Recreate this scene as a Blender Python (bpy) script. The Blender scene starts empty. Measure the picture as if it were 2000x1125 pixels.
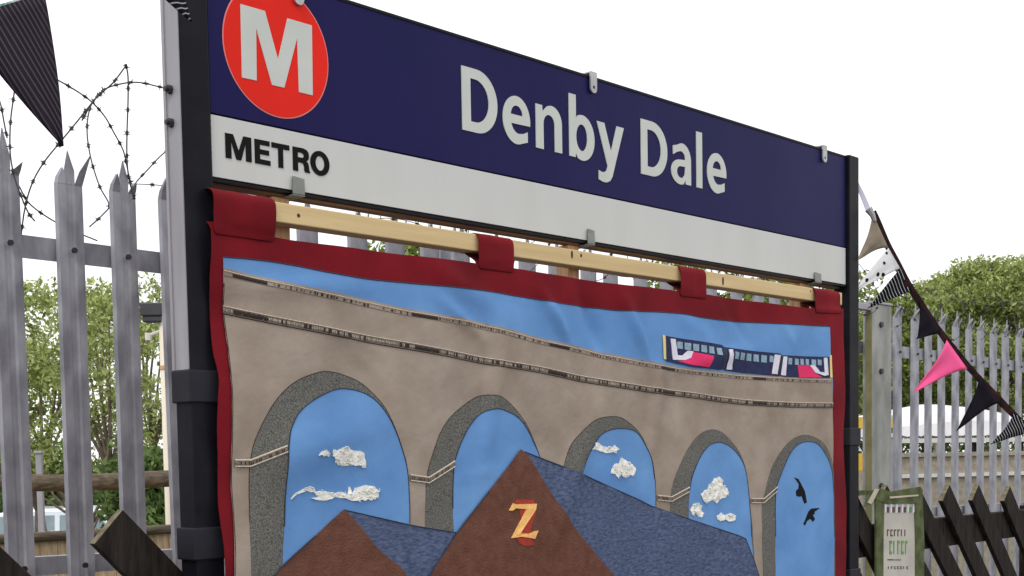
import bpy, math, random
import numpy as np
from mathutils import Vector, Matrix, noise
from mathutils.geometry import delaunay_2d_cdt, tessellate_polygon
random.seed(7)
R = random.Random(11)
scn = bpy.context.scene
COL = scn.collection

# ------------------------------------------------------------------ camera
F, CXP, PYP, EYE = 2600.0, 1000.0, 1066.35, 1.55
PITCH, ROLL = 0.0645777, 0.0170719
fwd = Vector((0, math.cos(PITCH), -math.sin(PITCH)))
r0 = Vector((1, 0, 0)); d0 = fwd.cross(r0)
RV = math.cos(ROLL)*r0 + math.sin(ROLL)*d0
DV = -math.sin(ROLL)*r0 + math.cos(ROLL)*d0
E0 = Vector((0, 0, EYE))
cd = bpy.data.cameras.new('camera'); cam = bpy.data.objects.new('camera', cd); COL.objects.link(cam)
m = Matrix.Identity(4)
for i in range(3):
    m[i][0] = RV[i]; m[i][1] = -DV[i]; m[i][2] = -fwd[i]; m[i][3] = E0[i]
cam.matrix_world = m
cd.sensor_width = 36; cd.lens = 36*F/2000; cd.shift_y = (PYP-562.5)/2000
cd.clip_start = .05; cd.clip_end = 2000
scn.camera = cam

# ------------------------------------------------------------------ world and sun
world = bpy.data.worlds.new('World'); scn.world = world; world.use_nodes = True
wn = world.node_tree; wn.nodes.clear()
wo = wn.nodes.new('ShaderNodeOutputWorld'); wb = wn.nodes.new('ShaderNodeBackground')
sk = wn.nodes.new('ShaderNodeTexSky'); sk.sky_type = 'NISHITA'; sk.sun_disc = False
SUN_EL, SUN_AZ = math.radians(52), math.radians(200)
sk.sun_elevation = SUN_EL; sk.sun_rotation = SUN_AZ
tc = wn.nodes.new('ShaderNodeTexCoord'); cn = wn.nodes.new('ShaderNodeTexNoise')
cn.inputs['Scale'].default_value = 2.2; cn.inputs['Detail'].default_value = 5
wn.links.new(tc.outputs['Generated'], cn.inputs['Vector'])
cr = wn.nodes.new('ShaderNodeValToRGB')
cr.color_ramp.elements[0].position = .3; cr.color_ramp.elements[0].color = (12.4, 12.5, 12.8, 1)
cr.color_ramp.elements[1].position = .7; cr.color_ramp.elements[1].color = (14.2, 14.1, 14.0, 1)
wn.links.new(cn.outputs['Fac'], cr.inputs['Fac'])
mx = wn.nodes.new('ShaderNodeMixRGB'); mx.inputs['Fac'].default_value = .94
wn.links.new(sk.outputs['Color'], mx.inputs['Color1']); wn.links.new(cr.outputs['Color'], mx.inputs['Color2'])
wn.links.new(mx.outputs['Color'], wb.inputs['Color']); wb.inputs['Strength'].default_value = .1
wn.links.new(wb.outputs['Background'], wo.inputs['Surface'])
sl = bpy.data.lights.new('sun', 'SUN'); sl.energy = 1.1; sl.angle = math.radians(14); sl.color = (1, .96, .9)
so = bpy.data.objects.new('sun', sl); COL.objects.link(so)
sd = Vector((math.sin(SUN_AZ)*math.cos(SUN_EL), math.cos(SUN_AZ)*math.cos(SUN_EL), math.sin(SUN_EL)))
so.rotation_euler = sd.to_track_quat('Z', 'Y').to_euler(); so.location = (0, 0, 12)
vs = scn.view_settings
vs.view_transform = 'Standard'; vs.look = 'None'; vs.exposure = 0; vs.gamma = 1; vs.use_curve_mapping = False
scn.render.engine = 'CYCLES'; scn.render.resolution_x = 1024; scn.render.resolution_y = 576

# ------------------------------------------------------------------ places
TH = .747949814
UV_ = Vector((math.sin(TH), math.cos(TH), 0)); NV = Vector((math.cos(TH), -math.sin(TH), 0))
TL = Vector((-.581433118, 2.66820848, 2.54362606)); SL = 2.52867774
ZT = TL.z
def ray(px, py): return fwd + RV*((px-CXP)/F) + DV*((py-PYP)/F)
def at(px, py, Z):
    v = ray(px, py); return E0 + v*(Z/v.y)
def onplane(px, py, P, N):
    v = ray(px, py); return E0 + v*(((P-E0).dot(N))/v.dot(N))
def pS(px, py, n=0.0):                      # point on the sign's plane: (along, height)
    q = onplane(px, py, TL+NV*n, NV) - TL
    return q.dot(UV_), q.z + ZT
SROT = math.pi/2 - TH
FTH = .7659; FU = Vector((math.sin(FTH), math.cos(FTH), 0)); FN = Vector((math.cos(FTH), -math.sin(FTH), 0))
FP = Vector((-1.2967, 3.5151, 0)); FPITCH = .1655; FROT = math.pi/2 - FTH
def pF(px, py, n=0.0):
    q = onplane(px, py, FP+FN*n, FN) - FP
    return q.dot(FU), q.z

# ------------------------------------------------------------------ helpers
def tag(o, label=None, cat=None, group=None, kind=None):
    if label: o['label'] = label
    if cat: o['category'] = cat
    if group: o['group'] = group
    if kind: o['kind'] = kind
    return o
def empty(name, loc=(0, 0, 0), rz=0):
    o = bpy.data.objects.new(name, None); COL.objects.link(o); o.location = loc; o.rotation_euler = (0, 0, rz)
    o.empty_display_size = .1; return o
class MB:
    def __init__(s): s.v = []; s.f = []; s.mi = []
    def add(s, v, f, mi=0):
        b = len(s.v); s.v += [tuple(p) for p in v]; s.f += [tuple(b+i for i in q) for q in f]; s.mi += [mi]*len(f); return s
    def box(s, x0, x1, y0, y1, z0, z1, mi=0):
        v = [(x0,y0,z0),(x1,y0,z0),(x1,y1,z0),(x0,y1,z0),(x0,y0,z1),(x1,y0,z1),(x1,y1,z1),(x0,y1,z1)]
        return s.add(v, [(0,3,2,1),(4,5,6,7),(0,1,5,4),(1,2,6,5),(2,3,7,6),(3,0,4,7)], mi)
    def tube(s, pts, r, n=6, caps=True, mi=0):
        pts = [Vector(p) for p in pts]; k = len(pts); rr = r if isinstance(r, (list, tuple)) else [r]*k
        vs_, fs = [], []; up = None
        for i, p in enumerate(pts):
            t = (pts[min(i+1, k-1)]-pts[max(i-1, 0)]); t = t.normalized() if t.length > 1e-9 else Vector((0,0,1))
            if up is None:
                a = Vector((0,0,1)) if abs(t.z) < .9 else Vector((1,0,0)); up = t.cross(a).normalized()
            else:
                up = (up - t*up.dot(t)); up = up.normalized() if up.length > 1e-6 else t.orthogonal().normalized()
            b = t.cross(up)
            for j in range(n):
                a = 2*math.pi*j/n; vs_.append(p + (up*math.cos(a)+b*math.sin(a))*rr[i])
        for i in range(k-1):
            for j in range(n): fs.append((i*n+j, i*n+(j+1) % n, (i+1)*n+(j+1) % n, (i+1)*n+j))
        if caps: fs.append(tuple(range(n-1, -1, -1))); fs.append(tuple((k-1)*n+j for j in range(n)))
        return s.add(vs_, fs, mi)
    def prism(s, loops, fn, a, b, mi=0):    # loops: outline then holes in 2-D; fn(x, y, d) -> point, d from a (front) to b (back)
        fl = [p for l in loops for p in l]
        tr = tessellate_polygon([[Vector((p[0], p[1], 0)) for p in l] for l in loops])
        vs_ = [fn(p[0], p[1], a) for p in fl] + [fn(p[0], p[1], b) for p in fl]; N = len(fl)
        fs = [tuple(t) for t in tr] + [tuple(N+i for i in reversed(t)) for t in tr]
        o = 0
        for l in loops:
            k = len(l)
            for i in range(k): j = (i+1) % k; fs.append((o+i, o+j, N+o+j, N+o+i))
            o += k
        return s.add(vs_, fs, mi)
    def build(s, name, mat, parent=None, smooth=False, bevel=0, recalc=True):
        me = bpy.data.meshes.new(name); me.from_pydata(s.v, [], s.f)
        mats = mat if isinstance(mat, (list, tuple)) else [mat]
        for q in mats: me.materials.append(q)
        if len(mats) > 1: me.polygons.foreach_set('material_index', s.mi)
        if smooth: me.polygons.foreach_set('use_smooth', [True]*len(me.polygons))
        me.update()
        if recalc:
            import bmesh
            bm = bmesh.new(); bm.from_mesh(me); bmesh.ops.recalc_face_normals(bm, faces=bm.faces); bm.to_mesh(me); bm.free()
        o = bpy.data.objects.new(name, me); COL.objects.link(o)
        if parent: o.parent = parent
        if bevel:
            md = o.modifiers.new('bevel', 'BEVEL'); md.width = bevel; md.segments = 2; md.limit_method = 'ANGLE'
        return o
def child(o, parent): o.parent = parent; return o

# materials
def mat(name, col, rough=.6, var=.12, scale=8, bump=0.0, bscale=60, metal=0, spec=.5, col2=None, stretch=None, lo=.35, hi=.65, detail=5, sheen=0, coord='Object', coat=0):
    M = bpy.data.materials.new(name); M.use_nodes = True; nt = M.node_tree; b = nt.nodes['Principled BSDF']
    b.inputs['Roughness'].default_value = rough; b.inputs['Metallic'].default_value = metal
    b.inputs['Specular IOR Level'].default_value = spec
    if coat: b.inputs['Coat Weight'].default_value = coat; b.inputs['Coat Roughness'].default_value = .12
    if sheen: b.inputs['Sheen Weight'].default_value = sheen; b.inputs['Sheen Roughness'].default_value = .5
    t = nt.nodes.new('ShaderNodeTexCoord'); mp = nt.nodes.new('ShaderNodeMapping')
    nt.links.new(t.outputs[coord], mp.inputs['Vector'])
    if stretch: mp.inputs['Scale'].default_value = stretch
    n1 = nt.nodes.new('ShaderNodeTexNoise'); n1.inputs['Scale'].default_value = scale; n1.inputs['Detail'].default_value = detail
    nt.links.new(mp.outputs[0], n1.inputs['Vector'])
    rp = nt.nodes.new('ShaderNodeValToRGB'); c2 = col2 or tuple(min(1, c*(1+var)) for c in col); c1 = col if col2 else tuple(c*(1-var) for c in col)
    rp.color_ramp.elements[0].position = lo; rp.color_ramp.elements[0].color = (*c1, 1)
    rp.color_ramp.elements[1].position = hi; rp.color_ramp.elements[1].color = (*c2, 1)
    nt.links.new(n1.outputs['Fac'], rp.inputs['Fac']); nt.links.new(rp.outputs['Color'], b.inputs['Base Color'])
    if bump:
        n2 = nt.nodes.new('ShaderNodeTexNoise'); n2.inputs['Scale'].default_value = bscale; n2.inputs['Detail'].default_value = 4
        nt.links.new(mp.outputs[0], n2.inputs['Vector'])
        bp = nt.nodes.new('ShaderNodeBump'); bp.inputs['Strength'].default_value = bump; bp.inputs['Distance'].default_value = .01
        nt.links.new(n2.outputs['Fac'], bp.inputs['Height']); nt.links.new(bp.outputs['Normal'], b.inputs['Normal'])
    return M
def weave(M, fx, fz, depth=.4, tint=.12):
    """crossed threads: a fine woven grid over the cloth's own (x, z)"""
    nt = M.node_tree; b = nt.nodes['Principled BSDF']
    t = nt.nodes.new('ShaderNodeTexCoord'); sp = nt.nodes.new('ShaderNodeSeparateXYZ'); nt.links.new(t.outputs['Object'], sp.inputs[0])
    def wav(sock, f):
        a = nt.nodes.new('ShaderNodeMath'); a.operation = 'MULTIPLY'; a.inputs[1].default_value = f; nt.links.new(sock, a.inputs[0])
        c = nt.nodes.new('ShaderNodeMath'); c.operation = 'SINE'; nt.links.new(a.outputs[0], c.inputs[0]); return c.outputs[0]
    mu = nt.nodes.new('ShaderNodeMath'); mu.operation = 'MULTIPLY'
    nt.links.new(wav(sp.outputs['X'], fx), mu.inputs[0]); nt.links.new(wav(sp.outputs['Z'], fz), mu.inputs[1])
    src = b.inputs['Base Color'].links[0].from_socket
    hs = nt.nodes.new('ShaderNodeMath'); hs.operation = 'MULTIPLY_ADD'; hs.inputs[1].default_value = tint; hs.inputs[2].default_value = 1
    nt.links.new(mu.outputs[0], hs.inputs[0])
    vm = nt.nodes.new('ShaderNodeVectorMath'); vm.operation = 'SCALE'
    nt.links.new(src, vm.inputs[0]); nt.links.new(hs.outputs[0], vm.inputs['Scale']); nt.links.new(vm.outputs[0], b.inputs['Base Color'])
    return M
M = {}
M['navy'] = mat('navy_sign_face', (.010, .009, .070), rough=.38, col2=(.016, .012, .080), stretch=(1.5, 1, .7), scale=2.5, spec=.07)
M['signwhite'] = mat('off_white_sign_face', (.56, .565, .54), rough=.5, col2=(.60, .605, .585), scale=5, spec=.3, stretch=(1.6, 1, .35), lo=.25, hi=.6, detail=8)
M['letterwhite'] = mat('white_vinyl', (.58, .60, .56), rough=.5, var=.03, scale=12, spec=.2)
M['roundel'] = mat('red_vinyl', (.78, .022, .012), rough=.4, var=.05, scale=6, spec=.08)
M['roundedge'] = mat('pink_vinyl_edge', (.75, .22, .2), rough=.5)
M['blackvinyl'] = mat('black_vinyl', (.008, .008, .009), rough=.5, spec=.06)
M['blackpaint'] = mat('black_paint', (.009, .009, .013), rough=.42, var=.3, scale=9, bump=.08, bscale=40, spec=.1)
M['clamppaint'] = mat('dark_grey_sleeve', (.020, .020, .027), rough=.5, var=.15, scale=9, spec=.15)
M['galv'] = mat('galvanised_steel', (.165, .165, .195), rough=.55, var=.3, scale=13, metal=.2, bump=.12, bscale=50, col2=(.46, .465, .51), stretch=(1, 1, .5), detail=8, lo=.3, hi=.7)
M['galvdull'] = mat('dull_grey_steel', (.30, .29, .31), rough=.55, scale=14, metal=.15, bump=.05, col2=(.38, .37, .40), stretch=(1, 1, .2))
M['postgrey'] = mat('weathered_post_paint', (.21, .22, .20), rough=.75, scale=10, bump=.3, bscale=50, col2=(.36, .36, .34), stretch=(1, 1, .4), detail=9)
M['bolt'] = mat('dark_bolt', (.05, .045, .05), rough=.5, metal=.5)
M['clip'] = mat('grey_steel_clip', (.20, .21, .19), rough=.5, var=.1, scale=30, metal=.3)
M['cliplight'] = mat('bright_steel_clip', (.42, .42, .42), rough=.4, var=.1, scale=30, metal=.3)
M['pine'] = mat('planed_pine', (.58, .415, .195), rough=.6, scale=5, bump=.06, bscale=30, col2=(.69, .52, .265), stretch=(.6, 14, 14), detail=6, lo=.3, hi=.7)
M['pineold'] = mat('orange_timber', (.52, .29, .14), rough=.7, scale=6, bump=.15, bscale=30, col2=(.68, .44, .25), stretch=(14, 14, .7), detail=6)
M['railwood'] = mat('brown_timber_rail', (.16, .085, .05), rough=.75, scale=6, bump=.2, bscale=30, col2=(.28, .16, .10), stretch=(.7, 14, 14))
M['knot'] = mat('timber_knot', (.06, .025, .01), rough=.7)
M['burgundy'] = weave(mat('burgundy_cloth', (.135, .008, .013), rough=.9, scale=5, bump=.10, bscale=420, col2=(.215, .011, .019), sheen=.04, spec=.05), 1900, 1900, tint=.10)
M['skycloth'] = mat('sky_blue_cloth', (.120, .265, .545), rough=.9, scale=5, bump=.28, bscale=16, col2=(.168, .345, .645), spec=.06, lo=.35, hi=.7)
M['beige'] = weave(mat('beige_linen', (.285, .226, .180), rough=.95, scale=9, bump=.22, bscale=34, col2=(.385, .318, .268), spec=.05, detail=9, lo=.3, hi=.7), 1040, 1040, tint=.20)
M['tweed'] = mat('grey_tweed', (.075, .075, .068), rough=.95, scale=340, bump=.2, bscale=260, col2=(.205, .20, .18), spec=.1, detail=3, lo=.36, hi=.64)
M['brown'] = weave(mat('brown_hessian', (.125, .052, .036), rough=.95, scale=40, bump=.35, bscale=200, col2=(.170, .077, .055), spec=.1, detail=8, lo=.3, hi=.7), 1100, 1300, tint=.2)
M['denim'] = mat('slate_blue_cloth', (.058, .078, .145), rough=.95, scale=110, bump=.3, bscale=160, col2=(.120, .152, .250), spec=.05, stretch=(.6, 1, 1.4), detail=4, lo=.33, hi=.68)
M['thread'] = mat('dark_brown_thread', (.028, .016, .012), rough=.9)
M['seam'] = mat('navy_seam_thread', (.02, .03, .06), rough=.9)
M['cord'] = mat('cream_cord', (.50, .43, .34), rough=.9, scale=200, bump=.4, bscale=300, col2=(.62, .55, .45))
M['cordband'] = mat('grey_brown_ribbon', (.12, .095, .075), rough=.9, scale=220, col2=(.26, .21, .17), lo=.3, hi=.7)
M['wool'] = mat('white_wool', (.78, .77, .70), rough=1, scale=60, bump=.3, bscale=260, col2=(.92, .91, .86))
M['trainnavy'] = mat('train_navy_felt', (.012, .018, .075), rough=.9, scale=60, var=.3)
M['trainpink'] = mat('train_pink_felt', (.75, .022, .13), rough=.9, var=.1)
M['trainwhite'] = mat('train_white_ribbon', (.72, .70, .80), rough=.9, var=.06, scale=60)
M['trainglass'] = mat('train_window_felt', (.25, .37, .46), rough=.8, var=.15, scale=90)
M['trainyellow'] = mat('train_yellow_felt', (.75, .62, .25), rough=.9)
M['zgold'] = mat('gold_satin', (.95, .50, .15), rough=.6, var=.12, scale=80)
M['zred'] = mat('rust_red_felt', (.36, .035, .018), rough=.9, var=.2, scale=90)
M['darkwood'] = mat('dark_stained_timber', (.014, .012, .011), rough=.8, scale=8, bump=.35, bscale=40, col2=(.036, .029, .025), stretch=(6, 6, 1), spec=.1)
M['endgrain'] = mat('algae_worn_end_grain', (.10, .085, .05), rough=.9, scale=60, bump=.4, bscale=90, col2=(.20, .17, .10))
M['roundwood'] = mat('brown_round_timber', (.055, .042, .028), rough=.85, scale=9, bump=.5, bscale=40, col2=(.15, .115, .075), stretch=(1, 6, 6))
M['tanwood'] = mat('pale_rough_timber', (.42, .29, .17), rough=.85, scale=7, bump=.4, bscale=40, col2=(.66, .49, .32), stretch=(8, 8, 1), detail=7)
M['bark'] = mat('bark', (.13, .10, .07), rough=.95, scale=12, bump=.6, bscale=40, col2=(.24, .19, .14), stretch=(4, 4, 1))
M['wire'] = mat('dark_rusted_wire', (.035, .035, .036), rough=.6, scale=40, col2=(.10, .10, .10), metal=.3)
M['barb'] = mat('barb_steel', (.05, .048, .048), rough=.6, metal=.3)
M['asphalt'] = mat('platform_asphalt', (.055, .055, .056), rough=.95, scale=140, bump=.4, bscale=220, col2=(.10, .10, .10))
M['carpark'] = mat('car_park_tarmac', (.12, .115, .125), rough=.95, scale=3, bump=.4, bscale=60, col2=(.22, .21, .22))
M['grass'] = mat('rough_grass', (.05, .075, .02), rough=.95, scale=14, bump=.6, bscale=90, col2=(.11, .14, .05))
M['greencloth'] = mat('olive_green_ribbon', (.060, .075, .028), rough=.75, spec=.2, scale=20, bump=.2, bscale=60, col2=(.13, .15, .065))
M['greencloth2'] = mat('olive_stained_edge', (.16, .15, .06), rough=.8, scale=9, col2=(.24, .22, .10))
M['paper'] = mat('cream_paper', (.50, .475, .42), rough=.7, var=.08, scale=14)
M['inkdark'] = mat('dark_ink', (.09, .06, .05), rough=.8)
M['inkgreen'] = mat('green_ink', (.14, .28, .08), rough=.8)
M['carpaint'] = mat('pale_silver_blue_paint', (.70, .76, .83), rough=.25, var=.03, coat=.6)
M['coral'] = mat('coral_red_paint', (.45, .11, .10), rough=.3, var=.05, coat=.6)
M['carglass'] = mat('car_glass', (.20, .27, .30), rough=.1, spec=.8)
M['rubber'] = mat('black_rubber', (.015, .015, .015), rough=.8)
M['canvas'] = mat('white_canvas', (.80, .79, .82), rough=.8, scale=3, bump=.5, bscale=6, var=.05)
M['whitepaint'] = mat('white_rail_paint', (.66, .65, .62), rough=.6, var=.06)
M['cream'] = mat('cream_pole_paint', (.76, .68, .55), rough=.6, scale=7, col2=(.60, .36, .16), stretch=(1, 1, 1), lo=.62, hi=.74)
M['brick'] = mat('buff_brick', (.28, .24, .18), rough=.9, scale=18, bump=.3, col2=(.40, .35, .27))
M['darkmetal'] = mat('dark_lamp_metal', (.04, .04, .045), rough=.5)
M['yellow'] = mat('yellow_plastic', (.80, .50, .03), rough=.45, var=.06)
M['ribbongrey'] = mat('grey_lilac_tape', (.62, .62, .72), rough=.7)

def leafmat(name, c1, c2, tr=.35):
    Mx = bpy.data.materials.new(name); Mx.use_nodes = True; nt = Mx.node_tree; nt.nodes.clear()
    o = nt.nodes.new('ShaderNodeOutputMaterial'); g = nt.nodes.new('ShaderNodeNewGeometry')
    rp = nt.nodes.new('ShaderNodeValToRGB'); rp.color_ramp.elements[0].color = (*c1, 1); rp.color_ramp.elements[1].color = (*c2, 1)
    nt.links.new(g.outputs['Random Per Island'], rp.inputs['Fac'])
    d = nt.nodes.new('ShaderNodeBsdfDiffuse'); t = nt.nodes.new('ShaderNodeBsdfTranslucent'); gl = nt.nodes.new('ShaderNodeBsdfGlossy')
    gl.inputs['Roughness'].default_value = .45
    mx_ = nt.nodes.new('ShaderNodeMixShader'); mx_.inputs[0].default_value = tr
    m2 = nt.nodes.new('ShaderNodeMixShader'); m2.inputs[0].default_value = .025
    nt.links.new(rp.outputs[0], d.inputs[0]); nt.links.new(rp.outputs[0], t.inputs[0])
    nt.links.new(d.outputs[0], mx_.inputs[1]); nt.links.new(t.outputs[0], mx_.inputs[2])
    nt.links.new(mx_.outputs[0], m2.inputs[1]); nt.links.new(gl.outputs[0], m2.inputs[2]); nt.links.new(m2.outputs[0], o.inputs[0])
    return Mx
M['leafL'] = leafmat('pale_green_leaves', (.13, .19, .045), (.62, .68, .26), .5)
M['leafM'] = leafmat('mid_green_leaves', (.07, .11, .02), (.44, .52, .15), .48)
M['leafD'] = leafmat('dark_green_leaves', (.035, .07, .02), (.22, .32, .09), .4)
def stripemat(name, k, duty=.55, c1=(.008, .008, .012), c2=(.5, .5, .5), wob=0):
    Mx = bpy.data.materials.new(name); Mx.use_nodes = True; nt = Mx.node_tree; b = nt.nodes['Principled BSDF']; b.inputs['Roughness'].default_value = .9; b.inputs['Specular IOR Level'].default_value = .05
    t = nt.nodes.new('ShaderNodeTexCoord'); dp = nt.nodes.new('ShaderNodeVectorMath'); dp.operation = 'DOT_PRODUCT'; dp.inputs[1].default_value = k
    nt.links.new(t.outputs['Object'], dp.inputs[0])
    s = nt.nodes.new('ShaderNodeMath'); s.operation = 'SINE'; nt.links.new(dp.outputs['Value'], s.inputs[0])
    rp = nt.nodes.new('ShaderNodeValToRGB'); rp.color_ramp.elements[0].position = duty; rp.color_ramp.elements[1].position = min(.999, duty+.3)
    rp.color_ramp.elements[0].color = (*c1, 1); rp.color_ramp.elements[1].color = (*c2, 1)
    nt.links.new(s.outputs[0], rp.inputs[0]); nt.links.new(rp.outputs[0], b.inputs['Base Color'])
    return Mx
def dotmat(name):
    Mx = bpy.data.materials.new(name); Mx.use_nodes = True; nt = Mx.node_tree; b = nt.nodes['Principled BSDF']; b.inputs['Roughness'].default_value = .9
    t = nt.nodes.new('ShaderNodeTexCoord'); v = nt.nodes.new('ShaderNodeTexVoronoi'); v.inputs['Scale'].default_value = 28; v.inputs['Randomness'].default_value = .5
    nt.links.new(t.outputs['Object'], v.inputs['Vector'])
    rp = nt.nodes.new('ShaderNodeValToRGB'); rp.color_ramp.elements[0].position = .20; rp.color_ramp.elements[1].position = .24
    rp.color_ramp.elements[0].color = (.01, .01, .012, 1); rp.color_ramp.elements[1].color = (.92, .92, .93, 1)
    nt.links.new(v.outputs['Distance'], rp.inputs[0]); nt.links.new(rp.outputs[0], b.inputs['Base Color'])
    tr = nt.nodes.new('ShaderNodeBsdfTranslucent'); nt.links.new(rp.outputs[0], tr.inputs[0])
    mx_ = nt.nodes.new('ShaderNodeMixShader'); mx_.inputs[0].default_value = .5
    o = [q for q in nt.nodes if q.type == 'OUTPUT_MATERIAL'][0]
    nt.links.new(b.outputs[0], mx_.inputs[1]); nt.links.new(tr.outputs[0], mx_.inputs[2]); nt.links.new(mx_.outputs[0], o.inputs[0])
    return Mx

# ================================================================== setting
b = MB(); b.add([(-400, -400, -.70), (400, -400, -.70), (400, 400, -.70), (-400, 400, -.70)], [(0, 1, 2, 3)])
tag(b.build('ground', M['carpark']), kind='structure')
# the platform: its back edge runs just behind the palisade, its front edge towards the track
def Fpt(s, n, z): return FP + FU*s + FN*n + Vector((0, 0, z))
b = MB()
c = [Fpt(-14, -.35, 0), Fpt(70, -.35, 0), Fpt(70, 4.6, 0), Fpt(-14, 4.6, 0)]
lo_ = [Vector((p.x, p.y, -.7)) for p in c]
b.add(c+lo_, [(0, 1, 2, 3), (0, 4, 5, 1), (1, 5, 6, 2), (2, 6, 7, 3), (3, 7, 4, 0)])
tag(b.build('platform', M['asphalt']), kind='structure')
b = MB()
c = [Fpt(-14, -.36, -.69), Fpt(70, -.36, -.69), Fpt(70, -3.2, -.69), Fpt(-14, -3.2, -.69)]
b.add(c, [(0, 1, 2, 3)])
tag(b.build('verge', M['grass']), kind='structure')

# ================================================================== station sign (local frame: x along the board, y away from the viewer's side, z up)
sign = tag(empty('station_sign', (TL.x, TL.y, 0), SROT),
           'navy and white station name board between two black posts with a red M roundel', 'sign')
def L3(u, z, n): return (u, -n, z)
zb, zw = ZT-.303, ZT-.425
b = MB(); b.box(0.002, SL-.002, .005, .018, zw-.003, ZT-.004)
b.build('backing_board', M['blackpaint'], sign)
b = MB(); b.box(0.004, SL-.004, 0, .0045, zb+.0022, ZT-.006)
b.build('name_panel', M['navy'], sign, bevel=.0008)
b = MB(); b.box(0.004, SL-.004, 0, .0045, zw, zb-.0012)
b.build('lower_panel', M['signwhite'], sign, bevel=.0008)
b = MB(); b.box(0.0, SL, -.002, .020, ZT-.006, ZT+.0)
b.build('top_trim', M['blackpaint'], sign)
b = MB(); b.box(0.0, SL, -.001, .020, zw-.0072, zw-.0034)
b.build('bottom_trim', M['blackpaint'], sign)
# posts
b = MB(); b.box(-.066, -.001, -.008, .048, 0, ZT+.30)
b.build('post', M['blackpaint'], sign, bevel=.003)
b = MB(); b.box(SL+.001, SL+.066, -.012, .048, 0, ZT+.004)
b.build('post', M['blackpaint'], sign, bevel=.003)
zc = [pS(360, y, .0)[1] for y in (722, 786, 1032, 1096)]
b = MB(); b.box(-.0685, -.0662, -.004, .048, zc[0]+.001, ZT+.30)
# upper face of the side strip also a slim channel lip
b.box(-.0715, -.0686, .040, .048, zc[0]+.001, ZT+.30)
ss = b.build('side_strip', M['galvdull'], sign); tag(ss, 'light grey steel strip on the side of the left post')
for (px, py) in ((335, 172), (340, 238)):
    u_, z_ = pS(px+22, py, 0)
    q = MB(); q.tube([(-.0687, .026, z_), (-.076, .026, z_)], .009, 8); q.tube([(-.076, .026, z_), (-.083, .026, z_)], .005, 8)
    q.build('bolt', M['bolt'], sign)
for k in (0, 2):
    b = MB(); b.box(-.073, .004, -.012, .052, zc[k+1], zc[k]); b.build('post_sleeve', M['clamppaint'], sign, bevel=.003)
    zz = pS(1665, (836, 1110)[k//2], 0)[1]
    b = MB(); b.box(SL-.004, SL+.071, -.017, .054, zz-.06, zz+.0); b.build('post_sleeve', M['clamppaint'], sign, bevel=.003)

# roundel
def circ(cx, cy, r, n=72): return [(cx+r*math.cos(2*math.pi*i/n), cy+r*math.sin(2*math.pi*i/n)) for i in range(n)]
rc = (.1712, ZT-.1480)
b = MB(); b.prism([circ(*rc, .1345)], L3, .0008, .0001); b.build('roundel_rim', M['roundedge'], sign)
b = MB(); b.prism([circ(*rc, .1318)], L3, .0016, .0002); b.build('roundel', M['roundel'], sign)
mp_ = [(225,38),(450,103),(570,545),(655,170),(880,235),(888,875),(762,845),(745,350),(628,805),(515,780),(370,260),(375,740),(240,712)]
mp_ = [pS(420+x/4.6875, y/4.6875, 0) for x, y in mp_]
b = MB(); b.prism([mp_], L3, .0026, .0003); tag(b.build('letter', M['letterwhite'], sign), 'large white letter M on the red roundel')

def arc(cx, cy, rx, ry, a0, a1, n=14):
    return [(cx+rx*math.cos(math.radians(a0+(a1-a0)*i/n)), cy+ry*math.sin(math.radians(a0+(a1-a0)*i/n))) for i in range(n+1)]
G = {}
G['D'] = [[(0, 0), (0, .148), (.047, .148)] + arc(.050, .074, .071, .074, 88, -88, 20) + [(.047, 0)],
          [(.029, .024), (.029, .124)] + arc(.045, .074, .046, .050, 88, -88, 16)]
G['e'] = [arc(.0495, .054, .0495, .058, -8, 292, 36) + [(.089, .006), (.089, .031), (.072, .024)] + arc(.056, .056, .028, .034, 285, 200, 10) + [(.0295, .0445)],
          [(.0285, .0665), (.0715, .0665)] + arc(.050, .066, .0215, .023, 8, 172, 12)]
G['n'] = [[(0, 0), (0, .108), (.0245, .108), (.0255, .093)] + arc(.060, .070, .0393, .042, 118, 0, 12) + [(.0993, 0), (.0715, 0)] + arc(.050, .064, .0215, .024, 0, 180, 10) + [(.0285, 0)]]
G['b'] = [[(0, 0), (0, .158), (.0275, .158), (.0275, .0985)] + arc(.052, .053, .0500, .058, 112, -112, 24) + [(.0255, .011), (.0245, 0)],
          arc(.0500, .053, .0225, .034, 0, 348, 20)]
G['y'] = [[(0, .108), (.031, .108), (.0585, .037), (.084, .108), (.1145, .108), (.0705, -.008), (.063, -.028), (.053, -.040), (.038, -.046), (.022, -.046), (.006, -.042), (.006, -.018), (.018, -.021), (.031, -.020), (.039, -.014), (.0435, -.003)]]
G['a'] = [[(.0955, 0), (.0955, .060)] + arc(.0540, .066, .0415, .046, 5, 118, 14) + [(.009, .100), (.010, .076), (.028, .085)] + arc(.046, .070, .0215, .0195, 95, 5, 8) + [(.067, .067), (.052, .0665)] + arc(.043, .031, .043, .0345, 92, 292, 20) + [(.068, .012), (.070, 0)],
          arc(.047, .0315, .020, .0165, 85, 275, 10) + [(.056, .017), (.065, .026), (.0675, .048)]]
G['l'] = [[(0, 0), (0, .158), (.0285, .158), (.0285, 0)]]
base = ZT-.2190
for ch, u0, dz in (('D', .7067, .002), ('e', .8465, .002), ('n', .9668, .0015), ('b', 1.0950, .001), ('y', 1.2075, 0), ('D', 1.3972, -.001), ('a', 1.5360, -.0015), ('l', 1.6590, -.002), ('e', 1.7125, -.002)):
    b = MB(); b.prism([[(u0+x, base+dz+y) for x, y in l] for l in G[ch]], L3, .0022, .0001)
    b.build('letter', M['letterwhite'], sign)
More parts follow.
